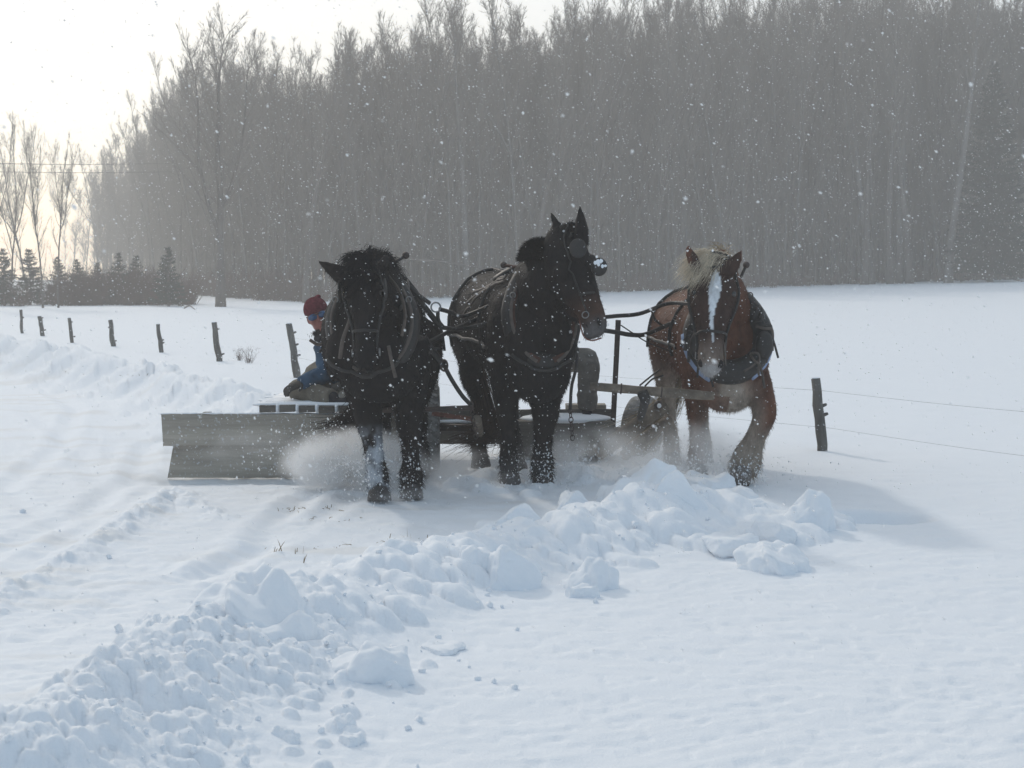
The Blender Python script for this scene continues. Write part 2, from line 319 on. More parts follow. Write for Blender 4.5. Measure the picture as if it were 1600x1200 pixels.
def build_ground():
    ang=np.concatenate([np.arange(-180,-21,2.5),np.arange(-21,21,.056),np.arange(21,180,2.5)]); ang=np.radians(ang)
    rr=[.6]
    while rr[-1]<250:
        r=rr[-1]; rr.append(r*(1+(.05 if r<3.5 else .0034 if r<14 else .010 if r<45 else .03 if r<110 else .08)))
    rr=np.array(rr); A,R=np.meshgrid(ang,rr); X=R*np.sin(A); Y=R*np.cos(A)
    Z,road=base_height(X,Y); H=np.zeros_like(Z)
    # loose lumps
    B=[]
    def scatter(pl,n,rmin,rmax,sl,sr,flat=.75,p=2.0,drift=False):
        pl=np.array(pl)
        for _ in range(n):
            k=rng.random()*(len(pl)-1); i=int(k); f=k-i; c=pl[i]*(1-f)+pl[i+1]*f; t=pl[i+1][:2]-pl[i][:2]; t=t/np.linalg.norm(t); nrm=np.array([t[1],-t[0]])
            o=rng.normal()*(1); o=o*sr if o>0 else o*sl; q=c[:2]+nrm*o; r=rmin+(rmax-rmin)*rng.random()**p
            B.append((q[0],q[1],r,r*flat*rng.uniform(.6,1.2),rng.uniform(1.2,1.9) if drift else rng.uniform(.7,1.4),-.95+rng.normal()*.22 if drift else rng.random()*PI))
    scatter(BERM[:4],2600,.008,.058,.14,.30,.75,2.8); scatter(BERM[3:6],300,.03,.13,.16,.24,.55,1.3,True); scatter(BERM[5:],360,.03,.15,.28,.36,.6,1.2,True)
    scatter(BERM2,140,.03,.14,.25,.35,.6,1.2,True); scatter(BACK,2600,.02,.10,.3,.5,.6); scatter(ROUGH,260,.008,.03,.09,.09,.6)
    scatter([(-.5,12.8,0),(1.3,12.6,0)],140,.03,.12,.35,.3,.6)
    for _ in range(300): x=rng.uniform(-3.6,.2); y=rng.uniform(7.5,15); B.append((x,y,rng.uniform(.008,.022),.007,1,0))
    da=math.radians(.056); i0=int(np.searchsorted(ang,math.radians(-21)+1e-9))
    for (x,y,r,h,asp,th) in B:
        rc=math.hypot(x,y); ac=math.atan2(x,y)
        if abs(ac)>math.radians(20.5): continue
        R_=r*1.5; j0,j1=np.searchsorted(rr,[rc-R_,rc+R_]); k0,k1=np.searchsorted(ang,[ac-R_/rc,ac+R_/rc])
        if j1<=j0 or k1<=k0: continue
        xx=X[j0:j1+1,k0:k1+1]-x; yy=Y[j0:j1+1,k0:k1+1]-y; c,s=math.cos(th),math.sin(th)
        u=(xx*c+yy*s)/asp; v=(-xx*s+yy*c)*asp; q=1-(u*u+v*v)/(r*r); dome=h*np.sqrt(np.clip(q,0,1))
        H[j0:j1+1,k0:k1+1]=np.maximum(H[j0:j1+1,k0:k1+1],dome)
    m=H>0; crumb=np.zeros_like(Z); d_,s_,h_=seg_dist(X[:,:],Y,BERM[:4]); e_=np.exp(-(d_/.5)**4)
    wx=X+.03*vn(X*9,Y*9,201); wy=Y+.03*vn(X*9+40,Y*9,202)
    crumb=e_*(.016*np.abs(vn(wx*24,wy*24,203))*2+.009*np.abs(vn(wx*48,wy*48,204))*2)
    Z+=H*(1+.35*vn(X*11,Y*11,205))+crumb+np.clip(H*6,0,1)*.008*vn(X*19,Y*19,206)
    nR,nA=Z.shape; idx=np.arange(nR*nA).reshape(nR,nA); a=idx[:-1]; b=idx[1:]
    f=np.stack([a,np.roll(a,-1,1),np.roll(b,-1,1),b],-1).reshape(-1,4)[:,::-1]
    v=np.stack([X,Y,Z],-1).reshape(-1,3); vc=np.array([[0,0,Tz(0,0)]]); v=np.vstack([v,vc]); 
    me=make_mesh('snow_field',v,f)
    col=np.empty((len(v),3)); col[:]=(.84,.87,.905); rd=np.append(road.ravel(),0)
    dirt=np.clip(fbm(v[:,0]*1.2,v[:,1]*3.5,4,81)*3-.35,0,1)*rd*.22; spot=np.exp(-(((v[:,0]+.7)/1.1)**2+((v[:,1]-11.9)/1.3)**2))*.14
    d=np.clip(dirt+spot*np.clip(.5+fbm(v[:,0]*3,v[:,1]*6,3,83),0,1),0,.4)[:,None]; col=col*(1-d)+np.array([.62,.56,.47])*d
    set_col(me,col); return tag(link('snow_field',me,M_snow),kind='structure'),(rr,ang,Z)
ground,_gr=build_ground()
def gz(x,y):
    rr,ang,Z=_gr; r=math.hypot(x,y); a=math.atan2(x,y); j=min(np.searchsorted(rr,r),len(rr)-1); k=min(np.searchsorted(ang,a),len(ang)-1); return float(Z[j,k])

# ------------------------------------------------------------------ trees
def branch_tree(h, r0, seed, nb=34, spread=.5, crown0=.3, lean=.03, twigs=14, twl=.55, fork=0, twr=.0065, up=1.0):
    R=np.random.default_rng(seed); tr=MB(); cr=MB()
    n=11; path=[np.zeros(3)]; d=np.array([R.normal()*lean,R.normal()*lean,1])
    for i in range(n): d=unit(d+np.array([R.normal()*.05,R.normal()*.05,.05])); path.append(path[-1]+d*h/n)
    path=np.array(path); rad=[r0*(1-i/n)**.8+.007 for i in range(n+1)]; rad[0]*=1.3
    path[0][2]=-.4; tr.tube(path,rad,seg=7)
    tips=[]; V=[];Fc=[]
    def thin(pts,r0,r1):      # three sided stick
        m=len(pts); pts=np.array(pts); s=len(cr.v) and 0
        cr.tube(pts,[r0+(r1-r0)*i/(m-1) for i in range(m)],seg=3,cap=False)
    leads=[(path,rad)]
    for k in range(fork):
        i=R.integers(3,6); a=R.random()*6.28; p=[path[i]]; d=unit([math.cos(a)*.55,math.sin(a)*.55,1]); L=h*(1-i/n)*.95
        for q in range(7): d=unit(d+np.array([R.normal()*.12,R.normal()*.12,.12])); p.append(p[-1]+d*L/7)
        rr=[rad[i]*.6*(1-q/7)+.008 for q in range(8)]; tr.tube(p,rr,seg=6); leads.append((np.array(p),rr))
    for j in range(nb):
        pth,rd=leads[R.integers(len(leads))]; m=len(pth)-1
        t=(crown0+(1-crown0)*R.random()**.8) if pth is path else R.random()*.85+.1
        i=min(int(t*m),m-1); f=t*m-i; p=pth[i]*(1-f)+pth[i+1]*f; rr=rd[i]*.45
        a=R.random()*6.28; L=h*spread*(1.15-t)**.6*R.uniform(.35,1)*.9+.5; el=R.uniform(.6,1.7)*up*(1+t)
        d=unit([math.cos(a),math.sin(a),el]); pts=[p]
        for q in range(4): d=unit(d+np.array([R.normal()*.14,R.normal()*.14,.16*up])); pts.append(pts[-1]+d*L/4)
        thin(pts,min(max(rr,.012),.03),.006)
        for q in range(twigs):
            s=R.uniform(.15,1)*4; i2=min(int(s),3); c=pts[i2]*(1-(s-i2))+pts[i2+1]*(s-i2)
            dd=unit(unit(pts[i2+1]-pts[i2])+R.normal(size=3)*.5+np.array([0,0,.25*up])); LL=L*twl*R.uniform(.4,1)*(1.1-s/6)+.15
            e=c+dd*LL*.5+R.normal(size=3)*.03*LL; g=e+unit(dd+np.array([0,0,.25])+R.normal(size=3)*.2)*LL*.5
            tips.append((c,e,g))
            for _ in range(2):
                g2=e+unit(dd+R.normal(size=3)*.7+np.array([0,0,.3]))*LL*R.uniform(.25,.5); tips.append((e*.7+c*.3,(e+g2)/2,g2))
    T=np.array(tips); N=len(T); dr=T[:,2]-T[:,0]; sd=np.cross(dr,R.normal(size=(N,3))); sd/=np.linalg.norm(sd,axis=1)[:,None]; sd*=twr
    tv=np.stack([T[:,0]-sd,T[:,0]+sd,T[:,1]+sd*.7,T[:,1]-sd*.7,T[:,2]],1).reshape(-1,3); b=np.arange(N)[:,None]*5
    tf=[tuple(q) for q in np.hstack([b,b+1,b+2,b+3])]+[tuple(q) for q in np.hstack([b+3,b+2,b+4])]
    cr.add(tv,tf); return tr.mesh('trunk'),cr.mesh('crown')
def spruce(h, rad, seed, nw=22, dense=1.0):
    R=np.random.default_rng(seed); tr=MB(); tr.tube([(0,0,-.3),(0,0,h*.5),(0,0,h*.98)],[.05*h*.3+.03,.03*h*.3+.02,.008],seg=6)
    st=MB(); roots=[];dirs=[];Ls=[]
    for k in range(nw):
        t=(k+.5)/nw; z=h*(.06+.93*t); L=rad*(1-t)**.85+.06; nb=int((7+5*(1-t))*dense)
        for j in range(nb):
            a=R.random()*6.28; l=L*R.uniform(.65,1.12); dz=R.uniform(-.35,.0)+.5*t; e=np.array([math.cos(a),math.sin(a),dz])
            m=max(4,int(l*26)); 
            for q in range(m):
                s=(q+.5)/m; c=np.array([0,0,z])+e*l*s+np.array([0,0,.12*l*s*s]); 
                for _ in range(3): roots.append(c+R.normal(size=3)*.012); dirs.append(unit(e*.8+R.normal(size=3)*.6+np.array([0,0,-.15]))); Ls.append(R.uniform(.10,.2)*(.6+.5*rad))
    me=strands(np.array(roots),np.array(dirs),np.array(Ls),.035,grav=.1,segs=1)
    return tr.mesh('trunk'),me
ASP=[branch_tree(h,r,s,nb=nb,spread=sp,crown0=c0,twigs=tw,fork=fk) for h,r,s,nb,sp,c0,tw,fk in
     [(12,.06,1,62,.15,.12,14,0),(13,.07,2,66,.16,.1,14,1),(12,.05,3,56,.13,.12,14,0),(12.5,.085,4,72,.2,.12,14,2),(11.5,.045,5,54,.16,.06,14,0),(13,.07,6,70,.17,.12,14,1)]]
def put(name, meshes, mats, loc, rz, sc, label, cat, group, parts=('trunk','crown')):
    r=empty(name,loc,rz,label=label,cat=cat,group=group); r.scale=(sc,sc,sc)
    for pn,me,m in zip(parts,meshes,mats): link(pn,me,m,r)
    return r
EDGE=[(60,190),(130,180),(190,155),(245,128),(330,99),(420,86),(500,82),(600,84),(700,86),(850,89),(1000,92),(1200,96),(1400,99),(1600,100),(1900,102)]
ex=np.array([ (p-800)/F*y for p,y in EDGE]); ey=np.array([y for _,y in EDGE])
def edge_pt(s):  # s in px column
    Y=np.interp(s,[p for p,_ in EDGE],[y for _,y in EDGE]); return (s-800)/F*Y, Y
HT=[(60,10.5),(130,12),(190,13.5),(245,15),(330,14.3),(420,13),(500,11.6),(560,13),(640,14.2),(720,14.6),(900,15.2),(1100,16.6),(1300,17.5),(1600,18),(1900,18)]
def tree_h(px): return 1.04*np.interp(px,[a for a,_ in HT],[b for _,b in HT])
GRP='bare trees standing along the edge of the wood'
for k in range(284):
    px=150+1560*((k+rng.random()*.9)/284); X,Y=edge_pt(px); Y+=abs(rng.normal())*5.5+.3; X=(px-800)/F*Y
    h=tree_h(px)*rng.uniform(.72,1.0); v=k%6; base=12.2
    far = px<250
    put('bare_tree',ASP[v],(M_bark2 if k%3 else M_bark,M_twig),(X,Y,float(Tz(X,Y))),rng.random()*6.28,h/base,
        'thin leafless grey tree in the crowded front rows of the misty wood','tree',GRP)
# deep wood behind, one mass
def forest_mass():
    coll=bpy.data.collections.new('wood_sources')
    for v in range(6):
        t,c=ASP[v]; o1=bpy.data.objects.new('t%d'%v,None)
        mb=bpy.data.meshes.new('wood_tree%d'%v)
        tv,_=mesh_arrays(t); cv,_=mesh_arrays(c)
        f=[tuple(p.vertices) for p in t.polygons]+[tuple(i+len(tv) for i in p.vertices) for p in c.polygons]
        mb.from_pydata(np.vstack([tv,cv]).tolist(),[],f); mb.materials.append(M_twig); coll.objects.link(bpy.data.objects.new('wood_tree%d'%v,mb))
    pts=[];sc=[]
    for k in range(2700):
        px=rng.uniform(90,1780)
        if px<330 and rng.random()>((px-80)/250)**1.3: continue
        X,Y=edge_pt(px); Y+=5+42*rng.random()**1.1; X=(px-800)/F*Y
        pts.append((X,Y,float(Tz(X,Y)))); 
    me=bpy.data.meshes.new('deep_wood'); me.from_pydata(pts,[],[])
    o=link('deep_wood',me); 
    at=me.attributes.new('sc','FLOAT','POINT'); at.data.foreach_set('value',[float(tree_h(800+F*p[0]/p[1])*rng.uniform(.66,.95)/12.2*(1.04 if p[1]>95 else 1)) for p in pts])
    ng=bpy.data.node_groups.new('wood','GeometryNodeTree'); ng.interface.new_socket('Geometry',in_out='INPUT',socket_type='NodeSocketGeometry'); ng.interface.new_socket('Geometry',in_out='OUTPUT',socket_type='NodeSocketGeometry')
    N=ng.nodes; gi=N.new('NodeGroupInput'); go=N.new('NodeGroupOutput'); ci=N.new('GeometryNodeCollectionInfo'); ci.inputs['Collection'].default_value=coll; ci.inputs['Separate Children'].default_value=True
    ip=N.new('GeometryNodeInstanceOnPoints'); ip.inputs['Pick Instance'].default_value=True
    m2p=N.new('GeometryNodeMeshToPoints'); ng.links.new(gi.outputs[0],m2p.inputs[0]); ng.links.new(m2p.outputs[0],ip.inputs['Points']); ng.links.new(ci.outputs[0],ip.inputs['Instance'])
    ri=N.new('FunctionNodeRandomValue'); ri.data_type='INT'; ri.inputs[4].default_value=0; ri.inputs[5].default_value=5; ng.links.new(ri.outputs[2],ip.inputs['Instance Index'])
    rv=N.new('FunctionNodeRandomValue'); rv.data_type='FLOAT_VECTOR'; rv.inputs[0].default_value=(0,0,0); rv.inputs[1].default_value=(0,0,6.28); ng.links.new(rv.outputs[0],ip.inputs['Rotation'])
    na=N.new('GeometryNodeInputNamedAttribute'); na.data_type='FLOAT'; na.inputs[0].default_value='sc'; ng.links.new(na.outputs[0],ip.inputs['Scale'])
    ng.links.new(ip.outputs[0],go.inputs[0]); md=o.modifiers.new('wood','NODES'); md.node_group=ng
    tag(o,'dense grey mass of leafless trees filling the depth of the wood','wood',kind='stuff')
forest_mass()
# singled-out trees
big=branch_tree(12.6,.22,77,nb=95,spread=.34,crown0=.30,lean=.008,twigs=15,fork=2,twr=.008,up=.8)
X,Y=(345-800)/F*72,72; put('broad_tree',big,(M_bark,M_twig),(X,Y,float(Tz(X,Y))),2.2,.93,'tall broad leafless tree standing alone in front of the wood, forked trunk','tree',None)
for px,Yt,sc,s,lab in ((68,70,.60,81,'slender leafless tree with two leaders, beside the paler one at the far left'),(92,70,.57,82,'leafless tree with upswept branches close by the fence end, right one of the pair'),
                   (18,74,.66,83,'tall pale leafless tree with thin upright stems at the far left edge'),(46,86,.72,84,'faint leafless tree rising behind the pair at far left'),(-10,66,.62,86,'leafless tree cut by the left edge of the picture')):
    t=branch_tree(12.6,.065,s,nb=76,spread=.22,crown0=.12,lean=.015,twigs=12,fork=2,twr=.0045,up=1.3); X=(px-800)/F*Yt
    put('bare_tree',t,(M_bark,M_twig),(X,Yt,float(Tz(X,Yt))),rng.random()*6,sc,lab,'tree','leafless trees beyond the far end of the fence')
for px,Yt,sc,s,lab in ((1349,96,1.5,91,'pale grey trunk with flared foot at the wood edge, leftmost of five'),(1362,97,1.35,92,'dark thin trunk leaning close to the pale flared one'),
        (1390,96,1.4,93,'dark trunk standing a little apart on the snow line, third of five'),(1404,97,1.35,94,'trunk leaning left beside a thicker one on the snow line'),(1421,96,1.5,95,'thick dark trunk on the snow line, rightmost of the close group of five'),
        (1480,95,1.6,96,'tall pale trunk standing by the brush heap at the wood edge'),(835,90,1.4,97,'pale slim trunk rising behind the mule at the wood edge'),(728,87,1.3,98,'slim dark trunk on the snow line between black horse and mule'),(478,80,1.1,99,'grey trunk at the wood edge above the red hat')):
    X=(px-800)/F*Yt; t=branch_tree(12.6,.16,s,nb=48,spread=.2,crown0=.4,twigs=14)
    put('bare_tree',t,(M_bark if s%2 else M_bark2,M_twig),(X,Yt,float(Tz(X,Yt))),rng.random()*6,sc*.9,lab,'tree','larger trunks at the edge of the wood')
sp=spruce(11.5,2.3,5,nw=40,dense=1.9); X=(1545-800)/F*95; put('spruce_tree',sp,(M_bark,M_spruce),(X,95,float(Tz(X,95))),0,1.08,'tall dark spruce among the bare trees at the right edge of the wood','tree',None)
sps=[spruce(2.6,.85,k+10,nw=15,dense=1.0) for k in range(3)]
for i,(px,Yt,sc,lab) in enumerate([(122,76,.80,'small dark spruce, first from the left in the low row before the misty wood'),(153,80,.75,'small pale misty spruce, second in the low row'),(186,77,.92,'small pointed spruce in the middle of the low row'),
        (214,80,.88,'small spruce close behind the pointed one in the low row'),(264,73,1.0,'tall small spruce with thin tip, nearest the broad leafless tree'),(8,74,.98,'bushy spruce at the left edge behind thin stems'),(48,76,.98,'dark spruce bush behind the pair of leafless trees'),(92,78,.85,'spruce bush right of the pair of leafless trees')]):
    X=(px-800)/F*Yt; put('spruce_tree',sps[i%3],(M_bark,M_spruce),(X,Yt,float(Tz(X,Yt))),i*1.3,sc,lab,'tree','small spruces in front of the misty wood')
# brush
def shrub(seed,h=1.6,n=46):
    R=np.random.default_rng(seed); m=MB(); T=[]
    for k in range(n):
        a=R.random()*6.28; p=np.array([math.cos(a),math.sin(a),0])*R.random()*.18*h-np.array([0,0,.1]); d=unit([math.cos(a)*R.random()*.7,math.sin(a)*R.random()*.7,1]); L=h*R.uniform(.5,1)
        q=p+d*L*.5+R.normal(size=3)*.04*h; e=q+unit(d+R.normal(size=3)*.18)*L*.5; T.append((p,q,e,.010))
        for _ in range(7):
            s=R.uniform(.35,1); c=p*(1-s)+q*s if R.random()<.5 else q*(1-s)+e*s; dd=unit(d+R.normal(size=3)*.55); l=L*.3*R.uniform(.4,1); T.append((c,c+dd*l*.5,c+dd*l+R.normal(size=3)*.02,.006))
    V=[];Fs=[]
    for i,(a,b,c,w_) in enumerate(T):
        s=unit(np.cross(c-a,R.normal(size=3)))*w_; V+=[a-s,a+s,b+s*.7,b-s*.7,c]; k=5*i; Fs+=[(k,k+1,k+2,k+3),(k+3,k+2,k+4)]
    return m.add(V,Fs).mesh('shrub')
SH=[shrub(s) for s in range(4)]
coll=bpy.data.collections.new('shrub_sources')
bm_v=[];bm_f=[];n0=0
for k in range(330):
    px=rng.uniform(-20,1720) if rng.random()<.62 else rng.uniform(110,480); X,Y=edge_pt(max(px,60)); Y=(Y if px>300 else np.interp(px,[-20,110,300],[73,75,76]))-1.0+rng.random()*5; X=(px-800)/F*Y
    s=rng.uniform(.5,1.15)*(1.0 if px<500 else .7); me=SH[k%4]; v,_=mesh_arrays(me); a=rng.random()*6.28; c_,s_=math.cos(a),math.sin(a)
    v=np.stack([v[:,0]*c_-v[:,1]*s_,v[:,0]*s_+v[:,1]*c_,v[:,2]],1)*s*np.array([1.15,1.15,1.1])+np.array([X,Y,float(Tz(X,Y))])
    bm_v.append(v); fa=[p.vertices[:] for p in me.polygons]; bm_f+=[tuple(i+n0 for i in q) for q in fa]; n0+=len(v)
o=link('underbrush',make_mesh('underbrush',np.vstack(bm_v),bm_f),M_brush); tag(o,'low reddish brown brush along the foot of the wood','underbrush',kind='stuff')
for px,Yt,sc,lab in ((1207,93,.75,'small bare shrub standing on the snow right of the brown horse'),(1262,95,.4,'tiny dark shrub beside fallen twigs at the wood edge'),(388,29,.22,'frosted weed poking from the snow between two fence posts'),(374,30,.16,'smallest frosted weed near the fence')):
    X=(px-800)/F*Yt; o=link('shrub' if sc>.3 else 'frosted_weed',SH[1],M_brush if sc>.3 else M_brush,loc=(X,Yt,float(Tz(X,Yt))),rot=(0,0,px)); o.scale=(sc,)*3; tag(o,lab,'shrub' if sc>.3 else 'weed')
def log(pts,r,lab):
    mb=MB(); mb.tube(smooth_path(pts,8),[r*(1-i*.09) for i in range(8)],seg=6); tag(mb.obj('fallen_branch',M_bark),lab,'branch')
for a,b,Yt,r,lab in (((1500,438),(1570,428),96,.10,'long snowy fallen branch low under the dark spruce'),((1520,430),(1600,440),95,.09,'fallen limb lying across the snow at the right edge'),((640,405),(760,422),83,.07,'snow-covered leaning branch behind the black horse'),((1258,432),(1290,445),94,.05,'thin fallen branch beside the tiny shrub'),((288,481),(305,484),68,.04,'short stick lying on the snow before the wood')):
    p,q=P(*a,Yt),P(*b,Yt-1); log([p,(p+q)/2+np.array([0,0,.12]),q],r,lab)
# power lines, far left
for dz,lab in ((250,'upper faint power line behind the bare trees on the left'),(263,'lower faint power line behind the bare trees on the left')):
    a=P(-200,dz-2,118); b=P(330,dz+4,118); pts=np.linspace(a,b,16); pts[:,2]-=np.sin(np.linspace(0,PI,16))*.25
    mb=MB(); mb.tube(pts,.02,seg=4); tag(mb.obj('power_line',M_iron),lab,'power line','power lines over the far left')

# ------------------------------------------------------------------ fence posts and wires
def post(px,pyb,pyt,wpx,lean_px,lab,seed,Yf=None):
    g=G(px,pyb) if Yf is None else np.array([(px-800)/F*Yf,Yf,0]); Y=g[1]; R=np.random.default_rng(seed); s=Y/F
    H=(pyb-pyt)*s; r=wpx*s/2; z0=gz(g[0],g[1]); root=empty('fence_post',(g[0],g[1],z0),0,label=lab,cat='fence post',group='wooden fence posts in a line across the snow')
    dx=lean_px*s; n=9; pts=[]; rd=[]
    for i in range(n): t=i/(n-1); pts.append((dx*t+R.normal()*.006,R.normal()*.006,-.3+(H+.3)*t)); rd.append(r*(1.08-.22*t)*R.uniform(.92,1.08))
    mb=MB(); mb.tube(pts,rd,seg=9); mb.obj('post_trunk',M_post,root)
    for k in range(R.integers(2,4)):
        t=R.uniform(.15,.9); p=np.array([dx*t,0,H*t]); a=R.choice([-.3,.2,PI-.2,.1]); d=np.array([math.cos(a),math.sin(a)*.6,.35]); sb=MB(); sb.tube([p+d*r*.5,p+d*(r+.008),p+d*(r+.018)],[.018,.014,.010],seg=6); sb.obj('branch_stub',M_post,root)
    cap=MB(); cap.ell((dx,0,H+.003),(r*.75,r*.75,.012)); cap.obj('snow_cap',M_snow2,root)
    return root,np.array([g[0],g[1],z0]),dx,H
PO=[(36,521,484,5,-3,'farthest fence post, a thin dark stake before the leafless pair'),(69,525,494,7,-6,'second farthest fence post, short and leaning left'),(115,536,497,6,-6,'thin fence post left of the one with a snow patch'),(178,541,500,8,-5,'fence post with snow patches, fourth from the far end'),
    (255,550,506,7,-8,'thin fence post above the back snow ridge'),(346,564,503,10,-11,'knobbly fence post leaning left beside the frosted weeds'),(468,590,506,12,-15,'nearer fence post leaning left just beside the red-hatted driver'),
    (775,632,520,13,-8,'fence post hidden behind the mule'),(1290,703,588,17,-17,'greenish knobbly fence post alone on the snow right of the brown horse')]
posts=[]
for i,p in enumerate(PO):
    if i==7: continue
    posts.append(post(*p,seed=i))
def wire(a,b,sag,lab):
    pts=np.linspace(a,b,14); pts[:,2]-=np.sin(np.linspace(0,PI,14))*sag; mb=MB(); mb.tube(pts,.0012,seg=5); tag(mb.obj('fence_wire',M_steel,None),lab,'wire','fence wires')
b=posts[-1][1]; dirn=unit(np.array([2.84+3.2,15-25,0])); nb=b+dirn*5.2
fl=posts[-2][1]
wire(b+np.array([-.06,-.06,.56]),nb+np.array([0,0,.62]),.05,'upper fence wire running right from the greenish post'); wire(b+np.array([0.03,-.06,.22]),nb+np.array([0,0,.25]),.05,'lower fence wire running right from the greenish post')
wire(b+np.array([-.06,-.06,.56]),fl+np.array([-.1,0,.6]),.1,'upper fence wire running left behind the team'); wire(b+np.array([.03,-.06,.22]),fl+np.array([-.05,0,.3]),.1,'lower fence wire running left behind the team')

# ------------------------------------------------------------------ snow lumps
def lump_mesh(seed,flat=1.,rough=.18,peak=0.):
    R=np.random.default_rng(seed); import bmesh
    bm=bmesh.new(); bmesh.ops.create_icosphere(bm,subdivisions=5,radius=1); v=np.array([q.co[:] for q in bm.verts]); f=[tuple(x.index for x in q.verts) for q in bm.faces]; bm.free()
    off=R.random(3)*40; n=fbm(v[:,0]*1.1+off[0]+v[:,2]*.7,v[:,1]*1.1+off[1]-v[:,2]*.6,3,seed)*1.6; n2=fbm(v[:,0]*5+off[2],v[:,1]*5+v[:,2]*4,3,seed+3)
    v=v*(1+.05*n2)[:,None]
    # flatten a few facets, as in broken crust
    for k in range(5):
        d=unit(R.normal(size=3)+np.array([0,0,.4])); c=R.uniform(.62,.85); s=v@d; v=v-np.outer(np.clip(s-c,0,1)*.85,d)
    v=v*(1+rough*n+.05*n2)[:,None]
    if peak: v[:,0]+=peak*np.clip(v[:,2],0,1)
    return make_mesh('snow_lump',v,f)
LM=[lump_mesh(s,peak=pk,rough=r) for s,pk,r in ((3,0,.35),(5,.2,.4),(9,-.2,.4),(12,-.3,.3),(21,0,.5),(33,.25,.35))]
LG='lumps of crusted snow along the ploughed ridge'
LU=[(408,1024,160,132,2,'tallest pointed slab of snow on the near ridge'),(428,1035,125,62,0,'rounded snow lump at the foot of the tallest slab'),(582,1066,135,58,1,'smooth lone snow mound right of the tallest slab'),(330,990,100,60,4,'blocky snow lump left of the tallest slab'),
 (452,1166,50,32,4,'small snow clod nearest the bottom edge of the picture'),(549,1163,42,22,0,'flat snow clod under a rounder one near the bottom edge'),(539,1144,36,26,2,'small round snow clod above the flat one near the bottom edge'),
 (1225,889,102,46,2,'right end snow lump with a grass blade, apart on the smooth field'),(1180,884,46,20,0,'low snow lump joined to the right end lump'),(1258,834,80,54,1,'snow lump beside the long blue shadow'),(1212,850,84,30,0,'flat snow lump below the one beside the shadow'),(1192,826,52,38,4,'squarish snow lump left of the one beside the shadow'),
 (1000,795,125,78,1,'big rounded snow boulder at the top of the middle ridge'),(1012,742,76,30,3,'white snow boulder in front of the timbers'),(1068,825,120,72,3,'big tilted snow lump under the brown horse'),(1103,768,90,42,0,'flat slab of snow below the planted foreleg'),(1150,790,90,30,2,'flat slab of snow below the lifted hoof'),
 (600,915,112,52,1,'rounded snow lump at the left of the middle ridge'),(735,912,78,44,1,'snow lump with flattened side in the middle ridge'),(800,916,90,62,3,'pointed drifted snow lump in the middle ridge'),(920,916,78,46,1,'rounded snow lump at the lower right of the middle ridge'),(908,930,46,24,0,'small snow clod below the rounded lump'),
 (628,862,44,24,2,'small snow clod at the top edge of the road'),(476,975,100,60,3,'drifted snow lump right behind the tallest slab'),(690,1018,70,14,0,'low thin drift alone on the near field'),(960,838,110,40,2,'long low snow lump in the right ridge'),(900,800,70,36,3,'snow lump where the ridge meets the drag'),(1140,865,90,26,0,'low snow lump at the ridge edge above the field'),(820,830,80,34,3,'low drifted lump on the middle ridge crest'),(240,1000,80,50,4,'crumbly snow lump on the near ridge crest')]
for i,(px,pb,wp,hp,k,lab) in enumerate(LU):
    g=G(px,pb); Y=g[1]; s=Y/F; W,H=wp*s/2,hp*s; yy=Y+W*.35; z=min(gz(g[0],yy),.12)*.6
    o=link('snow_lump',LM[k],M_snow2,loc=(g[0],yy,z-H*.12)); o.scale=(W*1.05,W*1.15,H*1.0); o.rotation_euler=(rng.normal()*.1,rng.normal()*.12,rng.normal()*.5 if wp<150 else 0); tag(o,lab,'snow lump',LG)
# loose crumbs
cl=[];cf=[];n0=0; v0,_=mesh_arrays(lump_mesh(50)); 
import bmesh
bm=bmesh.new(); bmesh.ops.create_icosphere(bm,subdivisions=1,radius=1); iv=np.array([q.co[:] for q in bm.verts]); iff=np.array([[x.index for x in q.verts] for q in bm.faces]); bm.free()
def many(points,radii,jit=.25,squash=1.0,base=(iv,iff)):
    v,f=base; N=len(points); V=v[None]*(1+rng.normal(0,jit,(N,len(v),1)))*np.asarray(radii)[:,None,None]
    V[:,:,2]*=squash; V=V+np.asarray(points)[:,None,:]; Fc=f[None]+(np.arange(N)*len(v))[:,None,None]; return V.reshape(-1,3),Fc.reshape(-1,f.shape[1])
pts=[];rd=[]
for _ in range(420):
    k=rng.random(); 
    if k<.55: i=rng.integers(0,3); a,b_=np.array(BERM[i]),np.array(BERM[i+1]); f=rng.random(); c=a*(1-f)+b_*f; x=c[0]+abs(rng.normal())*.5; y=c[1]+rng.normal()*.1
    elif k<.62: x=rng.uniform(-3.4,0); y=rng.uniform(8,13)
    else: i=rng.integers(3,7); a,b_=np.array(BERM[i]),np.array(BERM[i+1]); f=rng.random(); c=a*(1-f)+b_*f; x=c[0]+rng.normal()*.4; y=c[1]-abs(rng.normal())*.2
    r=.005+.018*rng.random()**3; pts.append((x,y,gz(x,y)+r*.3)); rd.append(r)
v,f=many(pts,rd); tag(link('snow_crumbs',make_mesh('snow_crumbs',v,f),M_snow2),'tiny crumbs of snow scattered beside the ridges','snow crumbs',kind='stuff')
